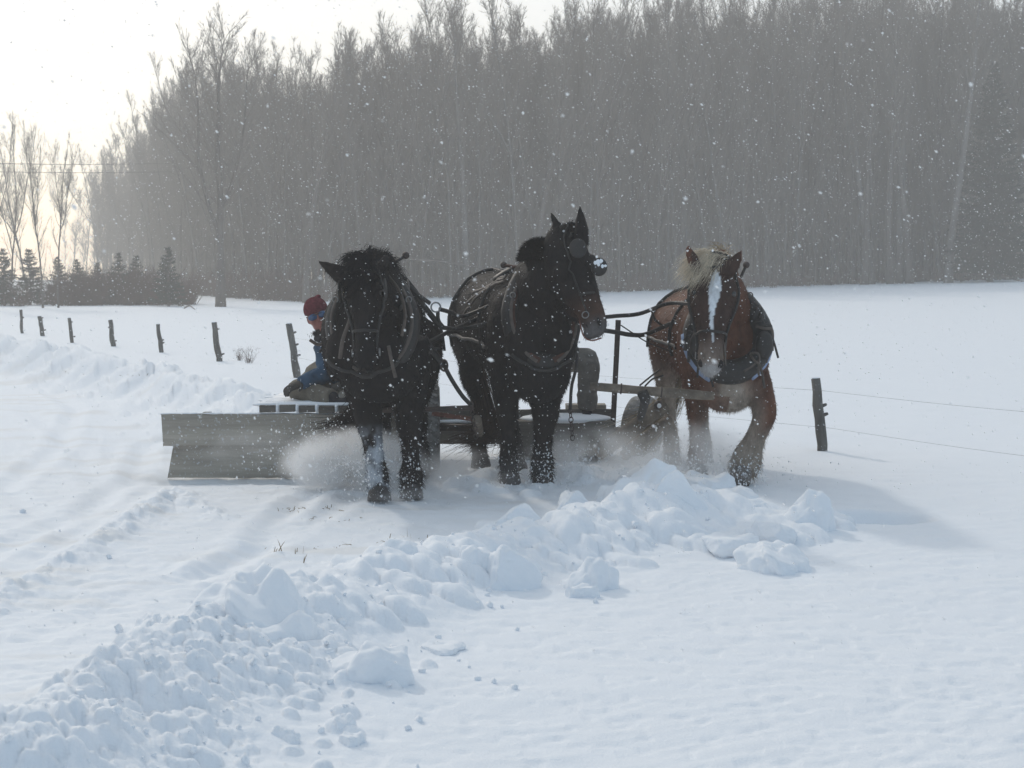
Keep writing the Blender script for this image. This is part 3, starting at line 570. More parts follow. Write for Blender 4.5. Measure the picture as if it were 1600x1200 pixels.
# dry grass poking through
def tuft(px,py,n,h,spread,lab,seed,flat=0):
    g=G(px,py); R=np.random.default_rng(seed); roots=np.stack([R.normal(size=n)*spread,R.normal(size=n)*spread*.5,np.full(n,-.01)],1); d=np.stack([R.normal(size=n)*(.35+flat),R.normal(size=n)*.2,np.full(n,1.-flat*.6)],1)
    me=strands(roots,d,h*R.uniform(.4,1.1,n),.006,grav=.25+flat*.4,segs=3); o=link('dry_grass',me,M_grass,loc=(g[0],g[1],gz(g[0],g[1]))); tag(o,lab,'grass','dry grass poking through the scraped snow')
for i,a in enumerate([(432,862,3,.13,.05,'sparse grey grass blades left of the seed stalks by the ridge'),(455,862,4,.10,.08,'thin bent grass blades beside the left-most stalks'),(477,876,3,.10,.03,'pair of grass stalks standing just above the ridge'),(508,850,26,.05,.14,'low brown flattened grass patch on the road before the black horse'),(548,849,3,.12,.02,'single dark tall stalk right of the flattened patch'),
    (500,792,40,.05,.16,'dark brown grass patch left of the black horse hooves'),(458,826,2,.12,.01,'lone upright stalk between grass patch and ridge'),(610,842,5,.13,.03,'forked brown stalk below the black horse'),(644,836,2,.14,.02,'slanting stalk right of the forked one'),(664,838,3,.06,.05,'short bent blades right of the slanting stalk'),(525,808,12,.04,.2,'scattered low bits of grass below the dark patch'),(1192,862,3,.06,.01,'tiny brown blade on the right end snow lump'),(100,600,18,.06,.3,'faint brown grass on the far left road'),(205,625,16,.06,.25,'brown grass streak on the road before the back ridge')]):
    tuft(*a,seed=i,flat=.5 if 'patch' in a[5] or 'faint' in a[5] or 'streak' in a[5] or 'low' in a[5] else 0)


hz=MB(); hz.box((0,0,16.5),(520,520,36)); ho=link('haze',hz.mesh('haze',False)); hm=bpy.data.materials.new('haze'); hm.use_nodes=True; t=hm.node_tree; t.nodes.clear()
ou=t.nodes.new('ShaderNodeOutputMaterial'); pv=t.nodes.new('ShaderNodeVolumePrincipled'); pv.inputs['Color'].default_value=(.98,.965,.94,1); pv.inputs['Density'].default_value=HAZE_DENSITY; pv.inputs['Anisotropy'].default_value=.45
t.links.new(pv.outputs[0],ou.inputs['Volume']); ho.data.materials.append(hm); tag(ho,'pale snowy haze hanging over the field and wood','haze',kind='stuff')
# ------------------------------------------------------------------ horses
def frame(loc, rz):
    c,s=math.cos(rz),math.sin(rz); R=np.array([[c,-s,0],[s,c,0],[0,0,1]]); loc=np.array(loc,float)
    return lambda px,py,Y: R.T@(P(px,py,Y)-loc), lambda p: R@np.asarray(p,float)+loc, lambda p: R.T@(np.asarray(p,float)-loc)
HEAD=[(-.10,.05,.07,.05),(-.03,.085,.11,.06),(.06,.105,.135,.075),(.18,.118,.155,.085),(.30,.125,.165,.09),(.40,.118,.165,.095),(.52,.095,.14,.075),(.66,.075,.11,.05),(.78,.068,.09,.035),(.88,.076,.088,.03),(.96,.072,.075,.03),(1.02,.05,.05,.03),(1.05,.02,.02,.03)]
def build_horse(name,label,cat,loc,rz,c):
    L,W,I=frame(loc,rz); root=empty(name,loc,rz,label=label,cat=cat); mb=MB(); S=(1,0,0)
    tx=c.get('tx',0); w=c['w']; zz=c.get('dz',0)
    T=[(-.44,1.12,.12,.14),(-.40,1.14,.22,.25),(-.28,1.14,.30,.35),(-.1,1.18,.34,.43),(.12,1.20,.35,.45),(.4,1.18,.37,.42),(.75,1.17,.40,.42),(1.05,1.22,.39,.40),(1.3,1.26,.36,.37),(1.48,1.25,.28,.30),(1.58,1.22,.14,.17)]
    mb.tube([(tx,y*c.get('len',1),z+zz) for y,z,a,b in T],[(a*w,b*c.get('hd',1)) for y,z,a,b in T],seg=28,side=S)
    # chest, shoulders, rump
    for sx in (-1,1):
        mb.ell((tx+sx*.15*w,-.34,1.06+zz),(.15,.14,.2)); mb.ell((tx+sx*.26*w,-.08,1.14+zz),(.11,.2,.30)); mb.ell((tx+sx*.22*w,1.22*c.get('len',1),1.18+zz),(.17,.28,.30))
    nk=[np.array(p,float) for p in c['neck']]; mb.tube([p for p in smooth_path(nk,12)],[tuple(x) for x in smooth_path([(a,b,0) for a,b in c['neckr']],12)[:,:2]],seg=24,side=S)
    for lg in c['legs']:
        pts=np.array([p[:3] for p in lg['p']],float); mb.tube(smooth_path(pts,22),[tuple(q) for q in smooth_path([(p[3],p[4],0) for p in lg['p']],22)[:,:2]],seg=18,side=lg.get('side',S))
    # head
    poll,muz=np.array(c['poll'],float),np.array(c['muz'],float); a=unit(muz-poll); f=unit(np.array(c['face'],float)); f=unit(f-a*f.dot(a)); s=np.cross(a,f); HL=np.linalg.norm(muz-poll); k=HL/.74
    hp=lambda t,u,v: poll+a*(t*HL)+s*(u*k)+f*(v*k)      # along, sideways, outwards from the forehead
    hw=c.get('hw',1); mb.tube([hp(t,0,-o-.0) for t,ww,dd,o in HEAD],[(ww*k*(1+(hw-1)*(1.35 if t<.55 else .6)),dd*k) for t,ww,dd,o in HEAD],seg=26,side=s)
    for q in (-1,1):
        mb.ell(hp(.30,q*.10,-.02),(.045*k,)*3); mb.ell(hp(.40,q*.085,-.13),(.07*k,)*3); mb.ell(hp(.93,q*.05,-.015),(.033*k,)*3)
    mb.ell(hp(1.0,0,-.08),(.045*k,.045*k,.04*k))
    R3=np.stack([s,f,a],1)
    ed=c.get('ear_d',.5)
    for e in c['ears']:
        b0,tip,wd=np.array(e[0],float),np.array(e[1],float),e[2]; m=(b0+tip)/2; mb.tube([b0-(tip-b0)*.15,b0,b0*.65+tip*.35,b0*.3+tip*.7,tip],[(wd*.75,wd*ed),(wd,wd*ed),(wd*1.05,wd*ed*.9),(wd*.68,wd*ed*.65),(.008,.008)],seg=12,side=s)
    for ex_ in c.get('extra',[]): mb.ell(*ex_)
    me=remesh(mb,.0135,5,.5); v,n=mesh_arrays(me)
    hx=(v-poll)@a/HL; hu=(v-poll)@s/k; hv=(v-poll)@f/k
    col=c['color'](v,n,hx,hu,hv); 
    disp=(fbm(v[:,0]*9+v[:,1]*5,v[:,2]*7+v[:,1]*3,3,5))*.010; v2=v+n*disp[:,None]; me.vertices.foreach_set('co',v2.astype(np.float32).ravel()); set_col(me,col); me.update()
    body=link('body',me,M_coat,root)
    # coat fur
    N=c.get('fur',26000); p,nn=sample_surface(me,N); d=nn*.55+np.array([0,.25,-.75])+rng.normal(0,.28,(N,3))
    hc=c['color'](p,nn,(p-poll)@a/HL,(p-poll)@s/k,(p-poll)@f/k)*rng.uniform(.6,1.5,(N,1)); low=np.clip((.45-p[:,2])/.3,0,1)
    link('winter_coat',strands(p-nn*.004,d,rng.uniform(.018,.034,N)*(1+low*1.0),.004,grav=.2,segs=1,col=hc),M_hair,root)
    # eyes nostrils
    for q in (-1,1):
        e=MB(); e.ell(hp(.30,q*.128,.005),(.021*k,)*3,12,8); e.obj('eye',M_eye,root)
        x=MB(); x.ell(hp(.945,q*.062,.012),(.021*k,.013*k,.029*k),10,7,R=np.stack([s,f,a],1)); x.obj('nostril',M_nost,root)
    mo=MB(); mo.tube([hp(.93,-.06,-.075),hp(1.005,-.04,-.06),hp(1.035,0,-.055),hp(1.005,.04,-.06),hp(.93,.06,-.075)],.006,seg=6); mo.obj('mouth',M_nost,root)
    for lg in c['legs']:
        h=lg['hoof']; hb=MB(); t0=np.array(h[0],float); t1=np.array(h[1],float); r=h[2]; sd=lg.get('side',S)
        hb.tube([t0,t0*.55+t1*.45,t1],[(r*.74,r*.8),(r*.9,r*1.0),(r,r*1.15)],seg=18,side=sd); hb.obj('hoof',M_hoof2 if lg.get('hm') else M_hoof,root,bevel=.006)
    # mane, forelock, tail
    def hair(nm,roots,d,Ln,width,hcol,grav,wind,segs=5,curl=.05):
        N=len(roots); cc=np.array(hcol)[None]*rng.uniform(.6,1.35,(N,1)); link(nm,strands(np.array(roots),np.array(d),Ln,width,grav=grav,wind=wind,segs=segs,col=cc,curl=curl),M_hair,root)
    for nm,fn in c['hair'].items(): hair(nm,*fn(hp,nk))
    tl=c['tail']; tp=smooth_path(tl['p'],16); tb=MB(); tb.tube(tp[:9],[.045,.045,.042,.04,.036,.03,.024,.018,.01],seg=8); dock=tb.obj('tail',mat('tail_'+name,tl['col'],.8),root)
    rts=[];dd=[];LL=[]
    V=[];F_=[];n0=0; C=[]
    for q in range(tl.get('n',900)):
        st=rng.random()**1.3*.55; off=rng.normal(size=3)*np.array([.05,.05,.04]); fan=rng.normal(size=3)*tl.get('fan',.12); i0=int(st*15); seg=tp[i0:]; m=len(seg); tt=np.linspace(0,1,m)[:,None]; path=seg+off*.5+fan*tt**1.5+off*tt*.6
        keep=max(4,int(m*rng.uniform(.6,1))); path=path[:keep]; wv=unit(rng.normal(size=3))*.0035; 
        for i,pq in enumerate(path): ww=wv*(1-.75*i/keep); V+=[pq-ww,pq+ww]
        F_+=[(n0+2*i,n0+2*i+1,n0+2*i+3,n0+2*i+2) for i in range(keep-1)]; n0+=2*keep; C+=[np.array(tl['col'])*rng.uniform(.5,1.5)]*(2*keep)
    th=make_mesh('tail_hair',V,np.array(F_)); set_col(th,np.array(C)); link('tail_hair',th,M_hair,dock)
    # flecks of snow caught in the coat
    N=c.get('flecks',1100); p,nn=sample_surface(me,N); keep=(nn[:,2]>-.5); p,nn=p[keep]+nn[keep]*.016,nn[keep]; fv,ff=many(p,(.0012+.0042*rng.random(len(p))**2.2)*(1+.9*(rng.random(len(p))>.95)))
    o=link('snow_flecks',make_mesh('snow_flecks',fv,ff),M_flake,root); o['kind']='stuff'
    return dict(root=root,L=L,W=W,I=I,hp=hp,k=k,s=s,f=f,a=a,poll=poll,nk=nk,me=me,tx=tx)

def leg_front(x0,x1,z_sh=1.15,y0=0,y1=0,fat=1.,z0=0):
    X=lambda t:x0+(x1-x0)*t; Yv=lambda t:y0+(y1-y0)*t; f=fat
    p=[(X(0),y0-.02,z_sh,.15,.20),(X(.1),y0,.96,.148*f,.18),(X(.25),Yv(.2),.79,.125*f,.145),(X(.45),Yv(.45),.63,.094*f,.10),(X(.57),Yv(.55)-.015,.52,.083*f,.088),(X(.65),Yv(.65),.44,.067*f,.07),(X(.8),Yv(.8),.29,.058*f,.064),(X(.9),Yv(.9),.18+z0,.072*f,.078),(X(.96),Yv(1)-.02,.11+z0,.068*f,.072),(X(1),Yv(1)-.03,.06+z0,.07*f,.075)]
    return dict(p=p,hoof=((X(1),Yv(1)-.03,.10+z0),(X(1),Yv(1)-.05,z0-.0),.088))
def leg_hind(x0,x1,y=1.25,yo=0,fat=1.):
    f=fat; p=[(x0,y,1.12,.14,.24),(x0*1.05,y-.12,.92,.13*f,.19),(x0*1.0+(x1-x0)*.3,y+.03,.72,.085*f,.115),(x1,y+.17+yo*.5,.56,.066*f,.088),(x1,y+.17+yo*.8,.36,.056*f,.064),(x1,y+.13+yo,.18,.07*f,.074),(x1,y+.08+yo,.08,.07*f,.074)]
    return dict(p=p,hoof=((x1,y+.08+yo,.10),(x1,y+.05+yo,0),.085))

# ---- black draft horse on the left
def col_black(br):
    def fn(v,n,hx,hu,hv):
        c=np.tile(np.array([.011,.010,.0105]),(len(v),1)); b=fbm(v[:,0]*3+5,v[:,2]*3+v[:,1],3,91)[:,None]
        c=c+np.clip(b,0,1)*np.array([.012,.007,.005])
        low=np.clip((.30-v[:,2])/.3,0,1)[:,None]*.25*np.clip(.5+fbm(v[:,0]*14,v[:,2]*14,2,92)*2,0,1)[:,None]; c=c*(1-low)+low*np.array([.18,.19,.2])
        else_=(not br)&(v[:,0]<-.0)&(v[:,1]<.4)&(v[:,2]<.55); t=(else_*np.clip((.55-v[:,2])/.2,0,1)*np.clip(.45+fbm(v[:,0]*16,v[:,2]*12,3,93)*2.4,0,.8))[:,None]; c=c*(1-t)+t*np.array([.45,.48,.52])
        if br: 
            t=(np.clip((hx-.60)/.18,0,1)*np.clip((1.02-hx)/.1,.35,1)*(np.abs(hu)<.12)*(hx<1.15))[:,None]; c=c*(1-t)+t*np.array([.055,.03,.022])
            t=(np.clip((hx-.86)/.12,0,1)*(hx<1.12)*(np.abs(hu)<.12))[:,None]*.8; c=c*(1-t)+t*np.array([.11,.105,.105])
        return c
    return fn
locA=(-.87,11.85,0); LA,_,_=frame(locA,0)
def hair_black(hp,nk):
    n=3600; th=rng.random(n); r=np.array([hp(-.08+.30*a_,u,.02-.10*abs(u)*8*.3) for a_,u in zip(th**1.4,rng.normal(0,.048,n))]); r+=rng.normal(0,.012,(n,3))
    d=np.array([np.array([rng.normal()*.5-.25,-.55+rng.normal()*.25,rng.uniform(-.2,.9)]) for _ in range(n)])
    return (r,d,rng.uniform(.05,.115,n),.005,(.016,.016,.02),.8,(-.15,0,0),4,.1)
def mane_fn(colr,spread,Lr,side,n=2600,up=.5,grav=.9,wind=(-.2,0,0)):
    def fn(hp,nk):
        pth=smooth_path(nk,20); t=rng.random(n)*18; i=t.astype(int); fr=(t-i)[:,None]; base=pth[i]*(1-fr)+pth[i+1]*fr; 
        tan=pth[i+1]-pth[i]; tan/=np.linalg.norm(tan,axis=1)[:,None]; upv=np.array([0,0,1.])-tan*tan[:,2:3]; upv/=np.maximum(np.linalg.norm(upv,axis=1)[:,None],1e-6)
        if spread.get('dir') is not None: dv=np.array(spread['dir']); upv=dv-tan*(tan@dv)[:,None]; upv/=np.linalg.norm(upv,axis=1)[:,None]
        rr=np.interp(t/18,[0,1],spread['r'])[:,None]; r=base+upv*rr+rng.normal(0,.03,(n,3)); d=upv*up+np.array(side)+rng.normal(0,.25,(n,3))
        return (r,d,rng.uniform(*Lr,n),.0055,colr,grav,wind,5,.08)
    return fn
A=build_horse('draft_horse','big black draft horse with lowered head, leftmost of the three animals','horse',locA,0,dict(
    w=.85,tx=-.15,ear_d=.7,hd=.98,dz=.0,fur=32000,len=.90,extra=[((-.06,-.24,.92),(.29,.20,.22))],
    neck=[(-.05,.02,1.34),(-.07,-.24,1.44),(-.12,-.50,1.52),(LA(566,425,11.25))],neckr=[(.20,.34),(.19,.29),(.15,.22),(.11,.15)],
    poll=LA(566,412,11.10),muz=LA(571,572,10.98),face=(-.05,-1,.10),
    ears=[(LA(549,440,11.10),LA(496,407,11.12),.060),(LA(596,420,11.2),LA(606,397,11.28),.04)],
    legs=[leg_front(-.23,-.07,y1=-.10,fat=1.12,z0=-.0),leg_front(.12,.15,y1=.02,fat=1.16),leg_hind(-.22,-.16,yo=.1),leg_hind(.18,.14,yo=-.15)],
    color=col_black(False),hair={'forelock':hair_black,'mane':mane_fn((.02,.02,.023),dict(r=[.30,.14]),(.12,.28),(.35,0,0),up=.5)},
    tail=dict(p=[(-.05,1.32,1.42),(-.06,1.44,1.25),(-.12,1.46,.9),LA(556,648,13.28),LA(530,668,13.22),LA(492,681,13.1)],col=(.02,.016,.015),n=700,fan=.07)))
# ---- black mule in the middle
locB=(.13,12.58,0); rB=math.radians(14); LB,WB,IB=frame(locB,rB)
def mule_tuft(hp,nk):
    n=900; r=np.array([hp(rng.uniform(-.06,.12),rng.normal()*.035,rng.normal()*.02) for _ in range(n)]); d=np.array([0,0,1.])+rng.normal(0,.45,(n,3)); return (r,d,rng.uniform(.02,.05,n),.005,(.016,.014,.014),.1,(0,0,0),3,.02)
def mule_mane(hp,nk):
    n=5200; c=LB(846,402,12.1); q=rng.normal(size=(n,3)); q/=np.linalg.norm(q,axis=1)[:,None]; q[:,2]=np.abs(q[:,2])*1.1-.15; r=c+q*np.array([.135,.12,.115]); return (r,q+rng.normal(0,.25,(n,3)),rng.uniform(.03,.065,n),.005,(.015,.013,.013),.15,(-.1,0,0),3,.02)
B=build_horse('mule','black mule with tall ears and head turned toward the brown horse','mule',locB,rB,dict(
    ear_d=1.0,w=.88,tx=-.0,hd=.93,dz=.02,len=.98,fur=32000,
    neck=[(.0,.0,1.32),(.0,-.18,1.46),LB(850,445,12.15),LB(866,400,12.1),LB(884,372,12.05)],neckr=[(.22,.34),(.20,.28),(.155,.21),(.13,.17),(.10,.12)],
    poll=LB(893,362,12.02),muz=LB(939,516,11.72),face=LB(800+260,420,12)-LB(800+60,445,12.25),
    ears=[(LB(881,374,12.02),LB(860,331,12.02),.040),(LB(909,376,11.9),LB(906,320,11.9),.052)],
    legs=[leg_front(-.19,-.16,y1=-.0,fat=.95),leg_front(.16,.08,y1=-.06,fat=1.25),leg_hind(-.2,-.1,yo=-.1,fat=.85),leg_hind(.17,.15,yo=-.35,fat=.85)],
    extra=[((-.0,-.28,.88),(.25,.18,.24)),(LB(846,405,12.12),(.125,.11,.12)),(LB(855,450,12.15),(.17,.15,.18)),(LB(905,470,12.02),(.12,.13,.16))],
    color=col_black(True),hair={'forelock':mule_tuft,'mane':mule_mane},
    tail=dict(p=[(0,1.55,1.40),(-.02,1.68,1.2),(-.06,1.6,.85),LB(765,672,13.7),LB(738,680,13.5),LB(708,690,13.4)],col=(.05,.03,.025),n=700,fan=.08)))
# ---- brown draft horse on the right
locC=(1.63,12.95,-.02); rC=math.radians(4); LC,WC,IC=frame(locC,rC)
def col_sorrel(v,n,hx,hu,hv):
    c=np.tile(np.array([.108,.045,.027]),(len(v),1)); b=fbm(v[:,0]*3+7,v[:,2]*3+v[:,1]*2,3,95)[:,None]; c=c*(1+.5*b)
    head=(hx>-.05)&(hx<1.12)&(np.abs(hu)<.16)&(hv>-.3)&(v[:,1]<-.35)
    c[head]=np.array([.045,.025,.02])*(1+.35*b[head])
    # pale belly, inner legs and feathered feet
    t=np.clip((.93-v[:,2]+fbm(v[:,0]*5,v[:,2]*4,2,96)*.3)/.35,0,1)*np.clip(1-np.abs(v[:,0]-.02)/.26,0,1); t=np.clip(t*1.7,0,.85)*(~head); 
    r=(v[:,0]>.12)&(v[:,1]<.25); t=np.where(r,np.maximum(t,np.clip((.50-v[:,2])/.15,0,1)*.8),t); t=np.where((~r)&(v[:,1]<.3)&(v[:,0]<-.02)&(v[:,2]<.7),t*.35,t)
    t=np.where(v[:,1]>.6,np.maximum(t,np.clip((.95-v[:,2])/.3,0,1)*.8),t)[:,None]; c=c*(1-t)+t*np.array([.33,.285,.235])
    # muzzle and blaze
    m=(head*np.clip((hx-.70)/.2,0,1)*.85)[:,None]; c=c*(1-m)+m*np.array([.21,.165,.135])
    wbl=np.interp(hx,[.10,.16,.26,.36,.5,.66,.80],[.0,.024,.043,.034,.014,.009,.0]); bz=(head&(hv>-.085)&(np.abs(hu-.0+.008*np.sin(hx*9))<wbl))[:,None]; c=np.where(bz,np.array([.58,.60,.62]),c)
    tip=(head*np.clip((hx-.93)/.06,0,1)*.6)[:,None]; c=c*(1-tip)+tip*np.array([.42,.42,.42]); return c
def fore_blond(hp,nk):
    n=4200; r=np.array([hp(rng.uniform(-.09,.05),rng.normal()*.045+.0,rng.uniform(-.08,.0)) for _ in range(n)]); u=rng.random(n); d=np.stack([-.45-.4*u+rng.normal(0,.25,n),-.5+rng.normal(0,.2,n),.35+rng.normal(0,.25,n)],1); return (r,d,rng.uniform(.10,.24,n),.0032,(.66,.57,.44),.85,(-.25,0,0),6,.09)
C=build_horse('draft_horse','brown draft horse with white blaze and blond forelock, on the right','horse',locC,rC,dict(
    hw=1.22,w=.96,tx=.0,hd=.86,dz=-.08,len=1.0,extra=[((-.0,-.26,.82),(.27,.20,.26))],fur=36000,flecks=900,
    neck=[(.0,.0,1.22),(.0,-.25,1.34),LC(1128,440,12.45),LC(1122,410,12.3)],neckr=[(.20,.30),(.185,.26),(.135,.18),(.11,.14)],
    poll=LC(1117,408,12.20),muz=LC(1110,578,11.98),face=(-.13,-1,.16),
    ears=[(LC(1090,424,12.12),LC(1074,383,12.12),.05),(LC(1138,424,12.1),LC(1160,391,12.1),.055)],
    legs=[leg_front(-.19,-.13,y1=.30,z_sh=1.05,fat=.98),
          dict(p=[(.19,-.02,1.05,.14,.2),(.22,-.08,.88,.125,.16),(.265,-.24,.70,.10,.115),(.265,-.36,.575,.094,.10),(.255,-.36,.50,.085,.09),(.205,-.30,.36,.078,.08),(.165,-.25,.24,.112,.10),(.135,-.26,.15,.118,.105),(.115,-.29,.10,.10,.09)],hoof=((.13,-.275,.15),(.075,-.335,.035),.09),hm=True),
          leg_hind(-.24,-.20,yo=-.25),leg_hind(.2,.1,yo=-.1)],
    color=col_sorrel,hair={'forelock':fore_blond,'mane':mane_fn((.42,.34,.24),dict(r=[.24,.13]),(.10,.24),(-.3,0,0),n=1500)},
    tail=dict(p=[(0,1.5,1.2),(-.02,1.6,1.05),(-.1,1.5,.75),LC(1038,640,14.4),LC(1005,672,14.3),LC(958,700,14.1)],col=(.36,.29,.2),n=1100,fan=.11)))

# ------------------------------------------------------------------ harness
def strap(mb,pts,wd=.014,th=.006,n=20,seg=8): mb.tube(smooth_path(pts,n),[(wd,th)]*n,seg=seg); return mb
def proj_torso(H,pts,off=.015):
    me=H['me']; from mathutils.bvhtree import BVHTree
    if 'bvh' not in H: v,_=mesh_arrays(me); H['bvh']=BVHTree.FromPolygons(v.tolist(),[tuple(p.vertices) for p in me.polygons])
    o=[]
    for p in pts:
        q,nn,i,d=H['bvh'].find_nearest(Vector(p)); q=np.array(q); nn=np.array(nn); o.append(q+nn*off)
    return o
def wrap(H,pts,n=26,off=.016):   # a strap that lies on the coat
    return proj_torso(H,smooth_path(pts,n),off)
def harness(H,label,loc,rz,cc,knobs,pad=None,padcol=None,blink=True,noseband=.66,cwid=.27,chei=.40,ctilt=.30,hame_mat=None,thick=.075,extra=None):
    root=empty('harness',loc,rz,label=label,cat='harness',group='harnesses worn by the team'); c=np.array(cc,float); nrm=unit((0,-1,ctilt)); upv=unit(np.array([0,ctilt,1.])); sd=np.array([1.,0,0])
    ringp=lambda a,R=1.,o=0.: c+sd*math.sin(a)*cwid*R*(1-.25*max(0,math.cos(a)))+upv*math.cos(a)*chei*R+nrm*o
    def loop(mb,R,o,r,a0=0,a1=2*PI,n=30):
        mb.tube([ringp(a0+(a1-a0)*i/(n-1),R,o) for i in range(n)],r,seg=12); return mb
    loop(MB(),1,0,thick,.0,2*PI,34).obj('collar',M_leath,root)
    if pad is not None: loop(MB(),1.20,-.02,thick*.55,PI*.56,PI*.84,14).obj('collar_pad',pad,root); loop(MB(),1.20,-.02,thick*.55,PI*1.14,PI*1.5,14).obj('collar_pad',pad,root)
    for k,q in enumerate((-1,1)):
        kb=np.array(knobs[k],float); pts=[ringp(q*a,1.03,.065) for a in np.linspace(PI*.93,.32,10)]; pts=pts+[pts[-1]*.45+kb*.55+np.array([q*-.012,0,-.01]),kb]
        hb=MB(); hb.tube(smooth_path(pts,26),[.022]*18+[.018,.016,.015,.014,.013,.012,.012,.012],seg=10); ha=hb.obj('hame',hame_mat or M_pad,root)
        kk=MB(); kk.ell(kb,(.026,.026,.026),12,9); kk.obj('hame_knob',M_iron,ha)
        st=MB(); strap(st,[ringp(q*a,1.09,.085) for a in np.linspace(PI*.9,.4,8)],.012,.006); st.obj('hame_strap',M_leatht,root)
        rg=MB(); rg.ring(ringp(q*1.25,1.12,.09),.02,.004,(.3*q,-1,0),16,6); rg.obj('rein_ring',M_steel,root)
    # bridle
    hp=H['hp']
    def hs(pts,nm,m=M_leath,wd=.010): mb=MB(); p=wrap(H,pts,22,.013); mb.tube(p,[(wd,.006)]*len(p),seg=8,side=None); return mb.obj(nm,m,root)
    for q in (-1,1):
        hs([hp(-.03,q*.07,.0),hp(.12,q*.15,-.04),hp(.35,q*.16,-.05),hp(.6,q*.13,-.05),hp(.84,q*.11,-.05)],'cheek_strap',M_leath)
        b=MB(); b.ring(hp(.86,q*.098,-.055),.024,.004,H['s']*q,16,6); b.obj('bit_ring',M_steel,root)
        if blink:
            bm_=MB(); cen=hp(.27,q*.165,.035); Rm=np.stack([H['s'],H['f'],H['a']],1); bm_.ell(cen,(.010,.065,.075),14,9,R=Rm); bm_.obj('blinker',M_leath,root)
    hs([hp(.10,q,0) for q in (-.13,-.06,0,.06,.13)],'brow_band'); hs([hp(noseband,q*1.0,.0-.5*abs(q)) for q in (-.12,-.06,0,.06,.12)],'nose_band')
    hs([hp(-.04,-.12,-.05),hp(-.06,0,.03),hp(-.04,.12,-.05)],'crown_strap')
    tx=H['tx']
    # body straps, breeching and traces lying on the coat
    for pts,nm in (([(tx+x,.25,z) for x,z in ((-.5,.9),(-.42,1.25),(-.2,1.7),(0,1.8),(.2,1.7),(.42,1.25),(.5,.9))],'back_band'),([(tx+.42,y,1.05+.03*y) for y in (-.1,.4,.9,1.3)],'trace'),([(tx-.42,y,1.05+.03*y) for y in (-.1,.4,.9,1.3)],'trace'),
                   ([(tx+x,-.5,z) for x,z in ((-.32,1.0),(-.15,.93),(0,.90),(.15,.93),(.32,1.0))],'breast_strap'),([(tx+x,1.15,z) for x,z in ((-.5,1.0),(-.4,1.3),(-.15,1.7),(0,1.75),(.15,1.7),(.4,1.3),(.5,1.0))],'hip_strap'),([(tx,y,1.9) for y in (.1,.5,.9,1.25)],'back_strap')):
        mb=MB(); p=wrap(H,pts,30,.018); mb.tube(p,[(.013,.007)]*len(p),seg=8); mb.obj(nm,M_leath if nm!='back_strap' else M_leatht,root)
    pd=MB(); pp=wrap(H,[(tx-.25,.25,1.6),(tx-.1,.25,1.75),(tx+.1,.25,1.75),(tx+.25,.25,1.6)],16,.03); pd.tube(pp,[(.05,.02)]*16,seg=10,side=(0,1,0)); pd.obj('back_pad',M_leath,root)
    if extra: extra(root,ringp,hp)
    return root,ringp
def exA(root,rp,hp):
    m=MB(); strap(m,[LA(607,432,11.4),LA(624,455,11.32),LA(633,490,11.28),LA(628,525,11.3)],.014,.008); m.obj('rein',M_leatht,root)
    m=MB(); strap(m,[LA(531,560,11.2),LA(536,530,11.15),LA(545,505,11.12),LA(548,495,11.15)],.013,.007); m.obj('cheek_rein',M_leatht,root)
    m=MB(); strap(m,[LA(607,540,11.3),LA(612,565,11.28),LA(618,590,11.3)],.012,.006); m.obj('loose_strap',M_leatht,root)
    m=MB(); strap(m,[LA(517,527,11.7),LA(508,536,11.7),LA(496,538,11.7),LA(484,531,11.7)],.012,.016); m.obj('hame_hook',M_iron,root)
    m=MB(); p=wrap(A,[LA(606,480,11.5),LA(640,440,11.9),LA(655,500,12.1),LA(670,545,12.1)],20,.02); m.tube(p,[(.02,.008)]*20,seg=8); m.obj('collar_strap',M_leath,root)
harness(A,'black harness with ball-topped hame on the left black horse',locA,0,(-.10,-.26,1.28),[LA(556,405,11.9),LA(634,399,11.75)],extra=exA,hame_mat=M_leath,cwid=.26,chei=.36)
def exB(root,rp,hp):
    for x0,y0,x1,y1,x2,y2 in ((783,425,755,450,740,480),(795,430,770,452,752,470),(790,440,775,470,760,500)):
        m=MB(); p=wrap(B,[LB(x0,y0,12.5),LB(x1,y1,12.9),LB(x2,y2,13.2)],18,.02); m.tube(p,[(.012,.006)]*18,seg=6); m.obj('back_rein',M_leatht,root)
    m=MB(); m.tube(smooth_path([LB(902,545,12.0),LB(900,575,12.1),LB(893,605,12.15),LB(891,640,12.2)],14),[(.022,.012)]*14,seg=8); m.obj('pole_strap',M_leath,root)
    m=MB()
    for i in range(7): m.ring(LB(891+.6*i,642+7*i,12.2),.016,.004,(1,.2,0) if i%2 else (0,1,0),12,5,sx=1.3)
    m.obj('chain',M_iron,root)
    m=MB(); m.tube(smooth_path([LB(905,500,11.75),LB(912,525,11.7),LB(925,532,11.7),LB(940,528,11.68)],12),[(.008,.004)]*12,seg=6); m.obj('red_bit_strap',M_iron2,root)
    m=MB(); m.ell(LB(936,417,11.80),(.062,.035,.066),16,10); m.obj('blinker',M_leath,root)
    m=MB()
    for i in range(9): m.ell(LB(936+rng.normal()*4,410+rng.normal()*4,11.765),(rng.uniform(.008,.018),.010,rng.uniform(.008,.018)),8,6)
    m.obj('snow_patch',M_snow2,root)
harness(B,'dark harness with brown collar and blinkers on the mule',locB,rB,(.01,-.30,1.30),[LB(787,414,12.55),LB(868,400,12.6)],extra=exB,hame_mat=M_pad,cwid=.23,chei=.36)
